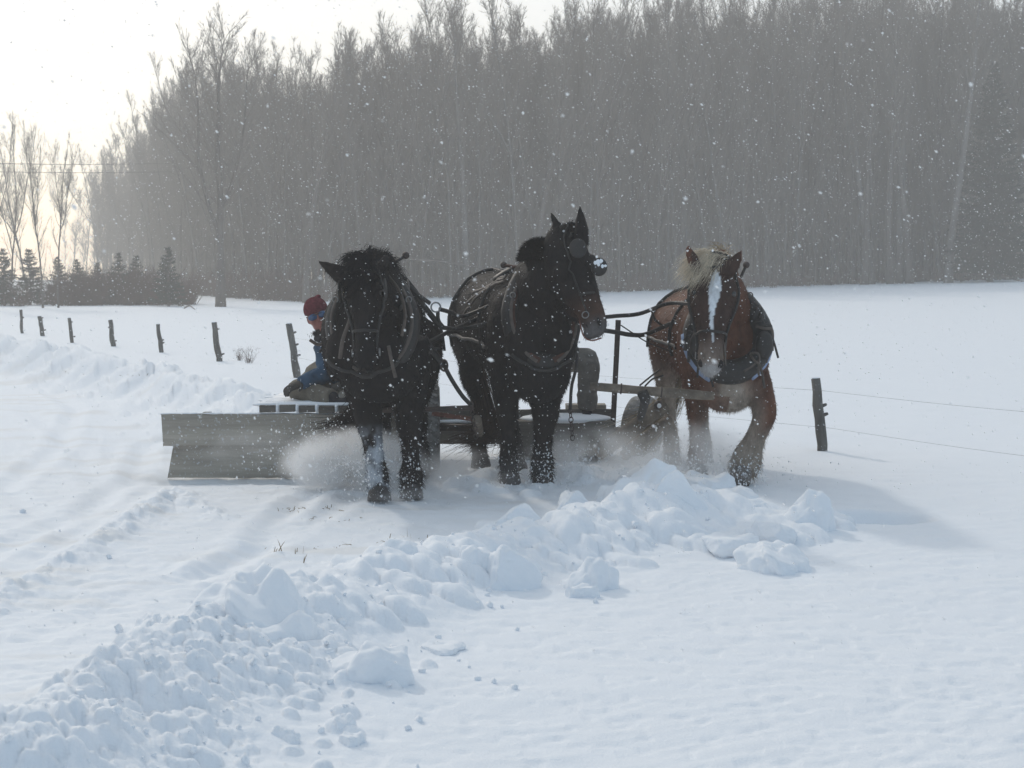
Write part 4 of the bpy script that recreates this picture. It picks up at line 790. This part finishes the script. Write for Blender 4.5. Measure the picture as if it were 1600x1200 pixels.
def exC(root,rp,hp):
    for i in range(9):
        a=-1.75+i*.08; 
    m=MB()
    for i in range(8): m.ring(LC(1172+3.2*i,462+7.5*i,12.55),.02,.005,(1,.2,0) if i%2 else (0,1,.2),12,5,sx=1.2)
    m.obj('hame_chain',M_iron,root)
    for i in range(16):
        q=-1 if i%2 else 1; a_=rng.uniform(1.0,2.6)*q; m=MB(); p0=rp(a_,.8,.10); p1=rp(a_+rng.normal()*.1,1.0,.125); p2=rp(a_+rng.normal()*.15,1.25,.09); p3=p2+np.array([rng.normal()*.03,-.02,-rng.uniform(.03,.16)]); strap(m,[p0,p1,p2,p3],rng.uniform(.008,.016),.005); m.obj('side_strap',M_leatht if i%4==0 else M_leath,root)
    m=MB(); strap(m,[LC(1132,535,12.0),LC(1133,555,12.0),LC(1134,572,12.02)],.006,.004); m.obj('rein_end',M_leatht,root)
    for q in (-1,1):
        m=MB(); m.ell(rp(q*1.95,1.05,.10),(.07,.05,.11),12,9); m.obj('leather_housing',M_leath,root)
harness(C,'black harness with blue collar pad on the brown horse',locC,rC,(-.02,-.36,1.17),[LC(1088,425,12.7),LC(1166,414,12.6)],pad=M_bluep,extra=exC,hame_mat=M_leath,blink=False,cwid=.255,chei=.30,thick=.095)

# ------------------------------------------------------------------ lines, yokes and bars between the animals
def line(pts,lab,wd=.014,th=.008,m=M_leath,cat='rein',name='rein',n=24): mb=MB(); mb.tube(smooth_path([P(*p) for p in pts],n),[(wd,th)]*n,seg=8); return tag(mb.obj(name,m),lab,cat,None)
line([(640,447,11.9),(655,462,11.95),(672,474,12.0)],'upper black strap from the left horse to the steel ring',.016,.01)
r=MB(); r.ring(P(681,480,12.0),.034,.006,(.1,-1,.1),28,8); tag(r.obj('steel_ring',M_steel),'round steel ring joining the straps between black horse and mule','ring')
line([(687,483,12.0),(705,488,12.25),(725,494,12.8),(770,476,12.62)],'black strap from the steel ring to the mule',.016,.01)
line([(642,455,11.95),(665,480,12.0),(688,508,12.05),(700,513,12.15),(722,514,12.6),(765,505,12.6)],'lower drooping strap looping from the left horse to the mule',.017,.01)
line([(684,486,12.0),(685,500,12.02),(692,510,12.08)],'short link strap hanging below the steel ring',.014,.008)
line([(665,538,12.2),(700,519,12.4),(742,500,12.8),(785,476,12.55)],'black strap crossing upward from the left horse shoulder to the mule',.017,.01)
line([(664,528,12.0),(676,548,12.1),(694,571,12.15)],'wide upper half of the strap slanting down to the neck bar',.032,.012,cat='strap',name='pole_strap')
line([(694,571,12.15),(705,592,12.15),(722,618,12.2),(737,634,12.2)],'narrow lower half of the slanting strap, ending at the chain',.016,.009,M_leath,cat='strap',name='pole_strap')
line([(672,537,12.1),(678,544,12.1),(687,545,12.1)],'little loose strap end beside the left horse shoulder',.009,.005,cat='strap',name='strap_end')
bk=MB(); bk.ring(P(694,571,12.13),.03,.008,(.1,-1,.1),20,6,sx=1.3,sy=.8); tag(bk.obj('buckle',M_iron),'dark buckle on the slanting strap','buckle')
line([(590,641,12.2),(660,640,12.2),(740,637,12.2)],'dark iron neck bar between left horse and mule, the upper one',.020,.020,M_iron,'bar','neck_bar',12)
line([(675,646,12.35),(710,651,12.35),(746,656,12.35)],'rust-red bar just below the dark neck bar',.017,.017,M_iron2,'bar','neck_bar',12)
ch=MB()
for i in range(9): ch.ring(P(736+.7*i+(0 if i<5 else 2),632+6.2*i,12.15),.015,.004,(1,.2,0) if i%2 else (0,1,0),12,5,sx=1.35)
tag(ch.obj('chain',M_iron),'chain hanging from the neck bar beside the mule leg','chain')
line([(900,500,12.9),(960,494,12.9),(1000,490,13),(1045,474,13.2),(1088,476,12.75)],'upper rein running from the mule to the brown horse',.016,.009)
line([(915,512,12.95),(962,519,13.0),(985,523,13),(1010,522,13.1),(1050,505,13.2),(1084,500,12.75)],'lower drooping rein running to the brown horse',.018,.010)
line([(1018,484,13.2),(1024,500,13.2),(1040,512,13.3)],'short strap linking the two reins at the brown horse flank',.010,.006)
line([(970,508,13.0),(988,520,13),(1012,535,13.1),(1045,548,13.3)],'thin cord slanting down behind the iron post',.005,.005,cat='cord',name='cord')
line([(1000,602,12.8),(1012,592,12.9),(1030,578,13.0)],'thin rope tied at the wooden neck yoke',.007,.007,M_leath,'rope','rope')
line([(1008,603,12.75),(1020,592,12.85),(1036,587,13.0)],'second rope bent around the wooden neck yoke',.008,.006,M_leath,'rope','rope')
yk=MB(); pp=[P(922+i*24.2,603.5+i*1.95,12.32-.0*i) for i in range(9)]; yk.tube(pp,[.030,.032,.033,.030,.034,.036,.036,.035,.030],seg=12); y=yk.obj('neck_yoke',M_timber); tag(y,'weathered wooden neck yoke pole in front of the brown horse','neck yoke')
for t in (2.0,4.6): 
    p=P(922+t*24.2,603.5+t*1.95,12.32); mb=MB(); mb.ring(p,.036,.006,(1,0,-.08),16,6); mb.obj('iron_band',M_iron,y)
wr=MB(); wr.tube(smooth_path([P(1003,612,12.27),P(1008,625,12.3),P(1003,645,12.5),P(1000,655,12.6)],12),[(.045,.03),(.045,.03),(.045,.03),(.045,.03),(.04,.03),(.04,.03),(.035,.03),(.035,.03),(.03,.03),(.03,.03),(.03,.02),(.02,.02)],seg=10); tag(wr.obj('strap_bundle',M_leath),'dark bundle of straps hanging under the neck yoke','straps')

# ------------------------------------------------------------------ snow drag
YD=13.45; root=empty('snow_drag',tuple(G(640,745)),0,label='homemade plank snow drag with slatted deck, rubber tyres and iron post',cat='snow drag'); o0=np.array(G(640,745)); wl=lambda p: np.asarray(p)-o0
def plank(px0,px1,yt,yb,Y0,Y1,th,name,m,cut0=0,cut1=0):
    a_t,a_b=P(px0,yt,Y0),P(px0+cut0,yb,Y0); b_t,b_b=P(px1,yt,Y1),P(px1+cut1,yb,Y1); dirv=unit(b_t-a_t); nv=unit(np.cross(dirv,(0,0,1)))*th; nv=nv if nv[1]>0 else -nv
    n=26; V=[];t=np.linspace(0,1,n); 
    for q in t:
        top=a_t+(b_t-a_t)*q+np.array([0,0,rng.normal()*.0025]); bot=a_b+(b_b-a_b)*q+np.array([0,0,rng.normal()*.0025])
        V+=[top,bot,bot+nv,top+nv]
    F_=[(4*i+k,4*i+(k+1)%4,4*(i+1)+(k+1)%4,4*(i+1)+k) for i in range(n-1) for k in range(4)]+[(0,1,2,3),(4*n-1,4*n-2,4*n-3,4*n-4)]
    mb=MB(); mb.add(np.array(V)-o0,F_); return mb.obj(name,m,root,smooth=False,bevel=.004)
plank(252,652,647,696.5,YD,YD+.03,.045,'plank',M_plank,cut0=3); plank(271,650,695,747,YD+.035,YD+.065,.045,'plank',M_plank,cut0=-9)
plank(655,962,661,694,14.5,14.5,.045,'plank',M_plank2); plank(655,962,640,659,14.54,14.54,.045,'plank',M_plank2)

# deck slats running away from the camera
zt=P(480,634,YD+.05)[2]; X0=P(403,640,YD+.05)[0]
for i in range(8):
    x=X0+.083+i*.160
    dp=MB(); dp.box(wl((x,YD+.70,zt-.024+rng.normal()*.003)),(.126,1.4,.055),jit=.002); dp.obj('deck_board',M_plank2,root,smooth=False,bevel=.003)
sn=MB()
for i in range(60):
    x=X0+.06+rng.random()*1.15; sn.ell(wl((x,YD+.16+rng.random()*1.1,zt+.0)),(rng.uniform(.06,.2),rng.uniform(.05,.16),rng.uniform(.008,.024)),12,6)
for i in range(8): x=X0+.163+i*.16-.0; sn.ell(wl((x,YD+.03,zt-.02)),(.020,.03,.035),8,6)
sn.box(wl((X0+.65,YD+.70,zt+.008)),(1.26,1.32,.012)); sn.ell(wl(P(620,652,14.7)),(.3,.2,.03),14,6); sn.ell(wl(P(725,658,14.6)),(.35,.1,.03),14,6); so=sn.obj('deck_snow',M_snow2,root)
for px,wd in ((560,.035),(640,.04),(320,.03)):
    pb=MB(); pb.box(wl((P(px,690,YD)[0],YD+.12,.24)),(wd*2,.08,.46)); pb.obj('brace',M_plank2,root,smooth=False)
ts=MB()
t=np.linspace(0,1,60)
for q in t: p=P(256+394*q,647,YD+.02+.03*q); ts.ell(wl(p+np.array([0,.015,0])),(.05,.02,.006+.006*rng.random()),8,5)
ts.obj('rim_snow',M_snow2,root)
def tyre(px,py_top,py_bot,wpx,Y,heading,name='wheel'):
    c=(P(px,py_top,Y)+P(px,py_bot,Y))/2; R_=(P(px,py_top,Y)[2]-P(px,py_bot,Y)[2])/2; wd=wpx*Y/F/2; wr=empty(name,tuple(wl(c)),heading); wr.parent=root
    prof=[(R_*.58,-wd*.75),(R_*.72,-wd*1.02),(R_*.88,-wd*1.0),(R_*.975,-wd*.78),(R_,-wd*.3),(R_,wd*.3),(R_*.975,wd*.78),(R_*.88,wd*1.0),(R_*.72,wd*1.02),(R_*.58,wd*.75)]; n=44; V=[];F_=[]
    for i in range(n):
        a=2*PI*i/n
        for r,x in prof: V.append((x,r*math.cos(a),r*math.sin(a)))
    m=len(prof); F_=[(i*m+k,i*m+(k+1)%m,((i+1)%n)*m+(k+1)%m,((i+1)%n)*m+k) for i in range(n) for k in range(m)]
    mb=MB(); mb.add(V,F_)
    mb.obj('tyre',M_rub,wr)
    tr=MB()
    for i in range(32 if px<800 else 0):
        a=2*PI*i/32
        for sgn in (-1,1):
            aa=a+(PI/32 if sgn>0 else 0); Rm=np.array([[1,0,0],[0,math.cos(aa),-math.sin(aa)],[0,math.sin(aa),math.cos(aa)]]); ang=.6*sgn; Ry=np.array([[math.cos(ang),0,math.sin(ang)],[0,1,0],[-math.sin(ang),0,math.cos(ang)]]); tr.box((sgn*wd*.48,math.cos(aa)*(R_+.004),math.sin(aa)*(R_+.004)),(wd*.85,.016,.026),R=Rm@np.array([[1,0,0],[0,1,0],[0,0,1]])@np.array([[math.cos(ang),0,-math.sin(ang)],[0,1,0],[math.sin(ang),0,math.cos(ang)]]))
    if px<800: tr.obj('tread',M_rub,wr,smooth=False)
    rm=MB(); rm.tube([(-wd*.55,0,0),(wd*.55,0,0)],R_*.6,seg=24); rm.obj('rim',M_iron,wr); rm=MB(); rm.tube([(-wd*.9,0,0),(wd*.9,0,0)],R_*.2,seg=14); rm.obj('hub',M_iron,wr)
    return c
c1=tyre(668,597,742,38,13.92,math.radians(2)); c2=tyre(1003,618,728,30,14.9,math.radians(-28))
ax=MB(); ax.tube([wl(c1+np.array([.1,.1,0])),wl(c2)],.03,seg=10); ax.obj('axle',M_iron,root)
ps=MB(); a=P(958,660,14.3); b=P(966,500,14.3); ps.box(wl((a+b)/2),(.044,.044,np.linalg.norm(b-a)),R=np.stack([unit(np.cross((0,1,0),b-a)),(0,1,0),unit(b-a)],1)); ps.obj('iron_post',M_iron,root,smooth=False,bevel=.003)
bx=MB(); bx.box(wl(P(882,686,14.2)+np.array([0,.3,0])),(.84,.55,.30)); bx.obj('front_box',M_plank2,root,smooth=False,bevel=.006)
bs=MB(); bs.ell(wl(P(886,658,14.2)+np.array([0,.27,0])),(.41,.29,.045),20,8); bs.obj('box_snow',M_snow2,root)
bb=MB(); bb.box(wl(P(915,645,14.9)),(.36,.2,.16)); bb.obj('seat_box',M_plank,root,smooth=False,bevel=.006)
tb=MB(); a=P(935,708,13.3); b=P(1038,634,13.6); tb.tube([wl(a+(b-a)*t) for t in np.linspace(0,1,7)],[.062,.068,.064,.066,.06,.062,.055],seg=10); tb.obj('timber',M_timber,root)
tb=MB(); a=P(975,712,13.4); b=P(1045,655,13.8); tb.tube([wl(a+(b-a)*t) for t in np.linspace(0,1,6)],[.045,.05,.048,.046,.045,.04],seg=9); tb.obj('timber',M_timber,root)
tp=MB(); tp.ell(wl(P(1028,632,13.5)),(.035,.05,.035),12,8); tp.obj('timber_cap',M_iron,root)
tp=MB(); tp.ell(wl(P(1030,634,13.45)),(.018,.02,.02),10,7); tp.obj('snow_dab',M_snow2,root)
pl=MB(); pl.tube([wl(P(745,655,12.3)),wl(P(752,690,14.4))],.035,seg=10); pl.obj('tongue_pole',M_timber,root)
tri=MB(); a,b_,c_=P(508,628,13.75),P(575,628,13.75),P(575,583,13.8); V=np.array([a,b_,c_,a+[0,.03,0],b_+[0,.03,0],c_+[0,.03,0]])-o0; tri.add(V,[(0,1,2),(5,4,3),(0,3,4,1),(1,4,5,2),(2,5,3,0)]); tri.obj('wind_board',M_plank,root,smooth=False)

# ------------------------------------------------------------------ people
def glove(mb,c,d,up,s=1.,curl=.9):
    """palm with four unequal bent fingers and a thumb leaving the side"""
    c=np.array(c,float); d=unit(d); up=np.array(up,float); up=unit(up-d*up.dot(d)); sdv=np.cross(d,up); h=s
    mb.tube([c-d*.03*h,c,c+d*.05*h,c+d*.085*h],[(.032*h,.022*h),(.042*h,.024*h),(.045*h,.024*h),(.042*h,.02*h)],seg=12,side=sdv)
    for i,Ln in enumerate((.068,.078,.072,.055)):
        b=c+d*.085*h+sdv*(-.032+.0215*i)*h; a1=b+unit(d-up*.35*curl)*Ln*.4*h; a2=a1+unit(d-up*1.2*curl)*Ln*.32*h; a3=a2+unit(d*.3-up*1.2*curl)*Ln*.28*h; mb.tube([b-d*.02*h,b,a1,a2,a3],[.0115*h,.0115*h,.011*h,.0105*h,.008*h],seg=8)
    b=c+d*.01*h-sdv*.04*h; a1=b+unit(d*.5-sdv)*.035*h; a2=a1+unit(d-sdv*.2-up*.5)*.032*h; mb.tube([b+sdv*.02*h,b,a1,a2],[.014*h,.014*h,.0125*h,.009*h],seg=8)
hs_=1.12
def head_parts(root,wl,hc,axis,look,hatm=None,glass=False,hat=True):
    """hc head centre, axis up the head, look where the face points"""
    ax_=unit(axis); lk=np.array(look,float); lk=unit(lk-ax_*lk.dot(ax_)); sd=np.cross(lk,ax_); R=np.stack([sd,lk,ax_],1); q=lambda x,y,z: wl(hc)+R@np.array([x,y,z])*hs_
    return R,q,sd,lk,ax_
def person(label,base,J,jacket,trousers,cat='person',hatcol=M_hat,glasses=True,beard=True):
    base=np.array(base,float); wl=lambda p: np.asarray(p,float)-base; root=empty('person',tuple(base),0,label=label,cat=cat)
    R,q,sd,lk,ax_=head_parts(root,wl,J['head'],J['axis'],J['look'])
    b=MB(); b.ell(q(0,0,.01),(.088,.108,.13),18,13,R=R); b.ell(q(0,.02,-.06),(.072,.085,.08),14,9,R=R); b.ell(q(0,.078,-.10),(.03,.025,.022),12,8,R=R)
    b.tube([q(0,.096,.02),q(0,.116,-.018),q(0,.104,-.03)],[(.008,.008),(.014,.010),(.012,.01)],seg=8); 
    for s_ in (-1,1): b.ell(q(s_*.08,-.01,-.01),(.012,.022,.032),10,7,R=R); b.ell(q(s_*.045,.07,-.03),(.025,.02,.022),10,7,R=R)
    b.ell(q(0,.095,-.062),(.024,.012,.007),10,6,R=R)
    nb,ch_,hp_=wl(J['neck']),wl(J['chest']),wl(J['hip'])
    b.tube([q(0,-.02,-.06),nb,nb*.6+ch_*.4],[.056,.06,.09],seg=14)
    S_=unit(np.array(J['sh'][1])-np.array(J['sh'][0]))
    b.tube([nb*.7+ch_*.3,ch_,ch_*.45+hp_*.55,hp_],[(.13,.09),(.17,.115),(.15,.11),(.16,.12)],seg=18,side=S_)
    for i in (0,1):
        s_,e,h=[wl(J[k][i]) for k in ('sh','el','hand')]; b.tube([ch_*.5+s_*.5,s_,e,h],[.07,.055,.042,.03],seg=12); t,kn,an=[wl(J[k][i]) for k in ('th','kn','an')]; b.tube([hp_,t,kn,an],[.10,.09,.062,.045],seg=12)
    link('body',remesh(b,.009,3),M_skin,root)
    j=MB(); j.tube([nb+(wl(J['head'])-nb)*.25,nb+(ch_-nb)*.05,nb*.6+ch_*.4,ch_,ch_*.45+hp_*.55,hp_],[(.075,.075),(.10,.09),(.16,.12),(.20,.145),(.19,.145),(.2,.155)],seg=22,side=S_)
    for i in (0,1):
        s_,e,h=[wl(J[k][i]) for k in ('sh','el','hand')]; hh=h+(e-h)*.04; j.tube(smooth_path([ch_*.4+s_*.6,s_,(s_*.5+e*.5)+unit(np.cross(e-s_,(0,1,0)))*.004,e,(e+hh)/2,hh],20),[.105]*5+[.098,.096,.094,.092,.09,.094,.09,.086,.082,.078,.074,.07,.066,.062,.058],seg=16)
    me=remesh(j,.012,4); v,n=mesh_arrays(me); v+=n*(np.sin(v[:,2]*60+fbm(v[:,0]*9,v[:,1]*9+v[:,2]*6,2,3)*9)*.0035+fbm(v[:,0]*14,v[:,2]*14,2,4)*.012)[:,None]; me.vertices.foreach_set('co',v.astype(np.float32).ravel()); link('jacket',me,jacket,root)
    t_=MB(); t_.tube([hp_+np.array([0,0,.12]),hp_],[(.19,.15),(.19,.16)],seg=18,side=S_)
    for i in (0,1):
        t,kn,an=[wl(J[k][i]) for k in ('th','kn','an')]; t_.tube(smooth_path([hp_*.5+t*.5,t,(t+kn)/2,kn,(kn+an)/2,an],20),[.13,.13,.13,.128,.122,.118,.114,.11,.106,.104,.104,.102,.10,.096,.092,.09,.088,.086,.084,.082],seg=18)
    me=remesh(t_,.013,4); v,n=mesh_arrays(me); v+=n*(fbm(v[:,0]*9+v[:,1]*5,v[:,2]*12,3,14)*.022)[:,None]; me.vertices.foreach_set('co',v.astype(np.float32).ravel()); link('trousers',me,trousers,root)
    for i in (0,1):
        g=MB(); glove(g,wl(J['hand'][i]),wl(J['hand'][i])-wl(J['el'][i]),J['hup'][i],1.12); link('glove',remesh(g,.006,3),M_glove,root)
        an=wl(J['an'][i]); tf=wl(J['toe'][i]); bo=MB(); bo.tube([an+(wl(J['kn'][i])-an)*.2,an,an*.85+tf*.15+np.array([0,0,-.05]),an*.5+tf*.5+np.array([0,0,-.035]),tf,tf+(tf-an)*.08],[.062,.06,(.052,.055),(.05,.045),(.048,.035),.012],seg=12); link('boot',remesh(bo,.011,3),M_dkcl,root)
    if hatcol:
        h=MB(); h.ell(q(0,-.008,.052),(.103,.123,.108),20,13,R=R); hm_=remesh(h,.007,2); v,n=mesh_arrays(hm_); loc=(v-q(0,0,0))@R; hv=loc[:,2]; v=v+n*(np.sin(np.arctan2(loc[:,0],loc[:,1])*34)*.0022)[:,None]; v=v+np.outer(np.clip(.045-hv,0,1)*.0,ax_); hm_.vertices.foreach_set('co',v.astype(np.float32).ravel()); 
        # keep only the part above the brow
        bmx=bmesh.new(); bmx.from_mesh(hm_); kill=[x for x in bmx.verts if ((np.array(x.co)-q(0,0,0))@ax_)<.038+.2*max(0,-((np.array(x.co)-q(0,0,0))@lk))*-.6]; bmesh.ops.delete(bmx,geom=kill,context='VERTS'); bmx.to_mesh(hm_); bmx.free(); ho_=link('knit_hat',hm_,hatcol,root); sol=ho_.modifiers.new('thick','SOLIDIFY'); sol.thickness=.008
        pm=MB(); pm.ell(q(-.045,-.01,.135),(.028,.026,.02),10,8,R=R); pm.obj('hat_tip',hatcol,ho_)
        bd=MB(); bd.ring(q(0,-.005,.040),.094,.011,ax_,30,8,u0=lk,sx=1.13,sy=.96); bd.obj('hat_band',hatcol,ho_)
    if glasses:
        for s_ in (-1,1): g=MB(); g.ell(q(s_*.038,.098,.010),(.042,.016,.027),14,9,R=R); g.obj('lens',M_lens,root)
        g=MB(); g.tube([q(-.086,0,.018),q(-.074,.075,.02),q(-.035,.108,.022),q(0,.11,.022),q(.035,.108,.022),q(.074,.075,.02),q(.086,0,.018)],.0045,seg=6); g.obj('glasses_frame',M_dkcl,root)
    sc_=MB(); sc_.ring(q(0,.0,-.125),.062,.028,ax_,24,10,u0=lk); sc_.ring(q(0,.012,-.155),.070,.03,ax_,24,10,u0=lk); sc_.obj('scarf',M_dkcl,root)
    if beard:
        n=1400; rr=np.array([q(rng.normal()*.034,.05+rng.random()*.035,-.085-rng.random()*.035) for _ in range(n)]); link('beard',strands(rr,np.array([R@np.array([rng.normal()*.3,.3,-.9]) for _ in range(n)]),rng.uniform(.012,.03,n),.004,grav=.3,segs=2,col=np.tile([.04,.035,.035],(n,1))*rng.uniform(.6,1.8,(n,1))),M_hair,root)
    return root
Yp=14.1
person('man in red knit hat and blue sunglasses sitting hunched on the plank deck',P(530,632,Yp),dict(
    head=P(497,494,Yp-.15),axis=unit(P(488,470,Yp)-P(506,520,Yp+.02)),look=(.18,-1,-.22),neck=P(514,522,Yp+.0),chest=P(530,560,Yp+.02),hip=P(548,612,Yp+.1),
    sh=[P(509,545,Yp-.08),P(568,540,Yp+.15)],el=[P(510,582,Yp-.16),P(580,590,Yp)],hand=[P(468,600,Yp-.3),P(540,600,Yp-.2)],hup=[(0,-.3,1),(0,-.3,1)],
    th=[P(532,615,Yp),P(565,615,Yp+.1)],kn=[P(464,610,Yp-.1),P(500,583,Yp+.25)],an=[P(520,622,Yp-.38),P(478,598,Yp+.45)],toe=[P(560,624,Yp-.4),P(468,612,Yp+.5)]),M_denim,M_canvas)
Yq=14.6
person('mostly hidden driver in grey-tan trousers sitting behind the mule, one shin showing',P(900,652,Yq),dict(
    head=P(866,412,Yq+.35),axis=(0,.05,1),look=(-.1,-1,-.1),neck=P(866,440,Yq+.38),chest=P(864,490,Yq+.42),hip=P(864,562,Yq+.45),
    sh=[P(836,468,Yq+.4),P(888,472,Yq+.4)],el=[P(838,520,Yq+.25),P(884,522,Yq+.25)],hand=[P(842,520,Yq-.05),P(876,522,Yq-.05)],hup=[(0,0,1),(0,0,1)],
    th=[P(846,560,Yq+.4),P(884,560,Yq+.4)],kn=[P(836,566,Yq-.05),P(919,566,Yq-.05)],an=[P(842,636,Yq-.02),P(917,640,Yq-.02)],toe=[P(840,648,Yq-.2),P(916,650,Yq-.18)]),M_dkcl,M_canvas2,hatcol=M_dkcl,glasses=False,beard=False)

# ------------------------------------------------------------------ falling snow
def flakes(N,y0,y1,rmin,rmax,pw,name,lab,seed,stretch=1.6):
    R=np.random.default_rng(seed); u=R.random(N); y=(y0**3+(y1**3-y0**3)*u)**(1/3); x=(R.random(N)-.5)*y*.85; z=CH+(R.random(N)*.42-.24)*y+.0; k=z>.05; x,y,z=x[k],y[k],z[k]; n=len(x)
    v,f=iv,iff; r=rmin+(rmax-rmin)*R.random(n)**pw; V=v[None]*(1+R.normal(0,.25,(n,len(v),1)))*r[:,None,None]; V[:,:,0]*=R.uniform(1,stretch,(n,1)); sl=R.normal(.25,.2,(n,1)); V[:,:,2]+=V[:,:,0]*-sl
    V=V+np.stack([x,y,z],1)[:,None,:]; Fc=f[None]+(np.arange(n)*len(v))[:,None,None]; o=link(name,make_mesh(name,V.reshape(-1,3),Fc.reshape(-1,3)),M_flake); tag(o,lab,'snowfall',kind='stuff'); return o
iv,iff=np.array([[1,0,0],[-1,0,0],[0,1,0],[0,-1,0],[0,0,1],[0,0,-1]],float),np.array([[0,2,4],[2,1,4],[1,3,4],[3,0,4],[2,0,5],[1,2,5],[3,1,5],[0,3,5]])
flakes(9000,2.2,13,.0014,.0044,2.6,'falling_snow','small wind-driven snowflakes filling the air before the team',1)
flakes(46000,13,38,.003,.0070,2.2,'falling_snow','fine distant snowflakes in the air before the wood',2)
# kicked-up flakes round the feet
R_=np.random.default_rng(5); pts=[];rd=[]
for (px,py,Y,sx,sz,n) in ((596,745,11.7,.12,.16,900),(545,715,12.0,.28,.13,2600),(930,728,12.3,.5,.09,1800),(1120,738,12.4,.3,.07,900),(635,765,11.7,.1,.12,260),(560,715,11.8,.25,.12,500),(840,752,12.3,.25,.08,500),(1150,748,12.5,.25,.1,400),(960,715,12.6,.5,.12,600),(1060,715,12.9,.25,.15,400)):
    c=P(px,py,Y)
    for _ in range(n): p=c+np.array([R_.normal()*sx,R_.normal()*.15,R_.normal()*sz]); 
    for _ in range(n):
        p=c+np.array([R_.normal()*sx,R_.normal()*.15,R_.normal()*sz])
        if p[2]>0: pts.append(p); rd.append(.0012+.007*R_.random()**3.5)
v,f=many(pts,rd,squash=1.3,base=(iv,iff)); tag(link('kicked_snow',make_mesh('kicked_snow',v,f),M_flake),'bits of snow thrown up around the hooves','kicked snow',kind='stuff')
# powder clouds
def cloud_mat(name,dens,scale,thr):
    m=bpy.data.materials.new(name); m.use_nodes=True; t=m.node_tree; t.nodes.clear(); ou=t.nodes.new('ShaderNodeOutputMaterial'); pv=t.nodes.new('ShaderNodeVolumePrincipled'); pv.inputs['Color'].default_value=(1,1,1,1); pv.inputs['Anisotropy'].default_value=.15
    tc=t.nodes.new('ShaderNodeTexCoord'); ln=t.nodes.new('ShaderNodeVectorMath'); ln.operation='LENGTH'; t.links.new(tc.outputs['Object'],ln.inputs[0]); f=t.nodes.new('ShaderNodeMapRange'); f.interpolation_type='SMOOTHSTEP'; f.inputs['From Min'].default_value=.15; f.inputs['From Max'].default_value=1.; f.inputs['To Min'].default_value=1; f.inputs['To Max'].default_value=0; t.links.new(ln.outputs['Value'],f.inputs['Value'])
    n=t.nodes.new('ShaderNodeTexNoise'); n.inputs['Scale'].default_value=scale; n.inputs['Detail'].default_value=3; geo=t.nodes.new('ShaderNodeNewGeometry'); t.links.new(geo.outputs['Position'],n.inputs['Vector']); r=t.nodes.new('ShaderNodeMapRange'); r.inputs['From Min'].default_value=thr; r.inputs['From Max'].default_value=thr+.28; t.links.new(n.outputs['Fac'],r.inputs['Value'])
    a=t.nodes.new('ShaderNodeMath'); a.operation='MULTIPLY'; t.links.new(f.outputs[0],a.inputs[0]); t.links.new(r.outputs[0],a.inputs[1]); b=t.nodes.new('ShaderNodeMath'); b.operation='MULTIPLY'; b.inputs[1].default_value=dens; t.links.new(a.outputs[0],b.inputs[0]); t.links.new(b.outputs[0],pv.inputs['Density']); t.links.new(pv.outputs[0],ou.inputs['Volume']); return m
ball=MB(); ball.ell((0,0,0),(1,1,1),20,12); bme=ball.mesh('powder')
for i,(px,py,Y,rx,ry,rz,d,sc,thr,lab) in enumerate(((550,722,12.5,.62,.42,.30,40,6,.36,'white powder burst around the left foreleg of the left black horse'),(700,745,12.6,.85,.5,.26,4,4,.36,'thin powder drifting low between the left horse and the mule'),
        (930,722,12.75,.75,.45,.34,5,4,.38,'powder drifting low between the mule and the brown horse'),(1090,715,12.9,.62,.5,.34,5,4,.36,'powder swirling around the brown horse legs'),(410,700,12.95,.75,.2,.18,3,3,.40,'faint powder blowing across the long planks'),(640,775,11.7,.5,.3,.10,4,5,.4,'shallow powder at the front hooves of the left horse'))):
    me=bme.copy(); o=link('snow_powder',me,cloud_mat('powder_%d'%i,d,sc,thr),loc=tuple(P(px,py,Y))); o.scale=(rx,ry,rz); tag(o,lab,'snow powder',kind='stuff')
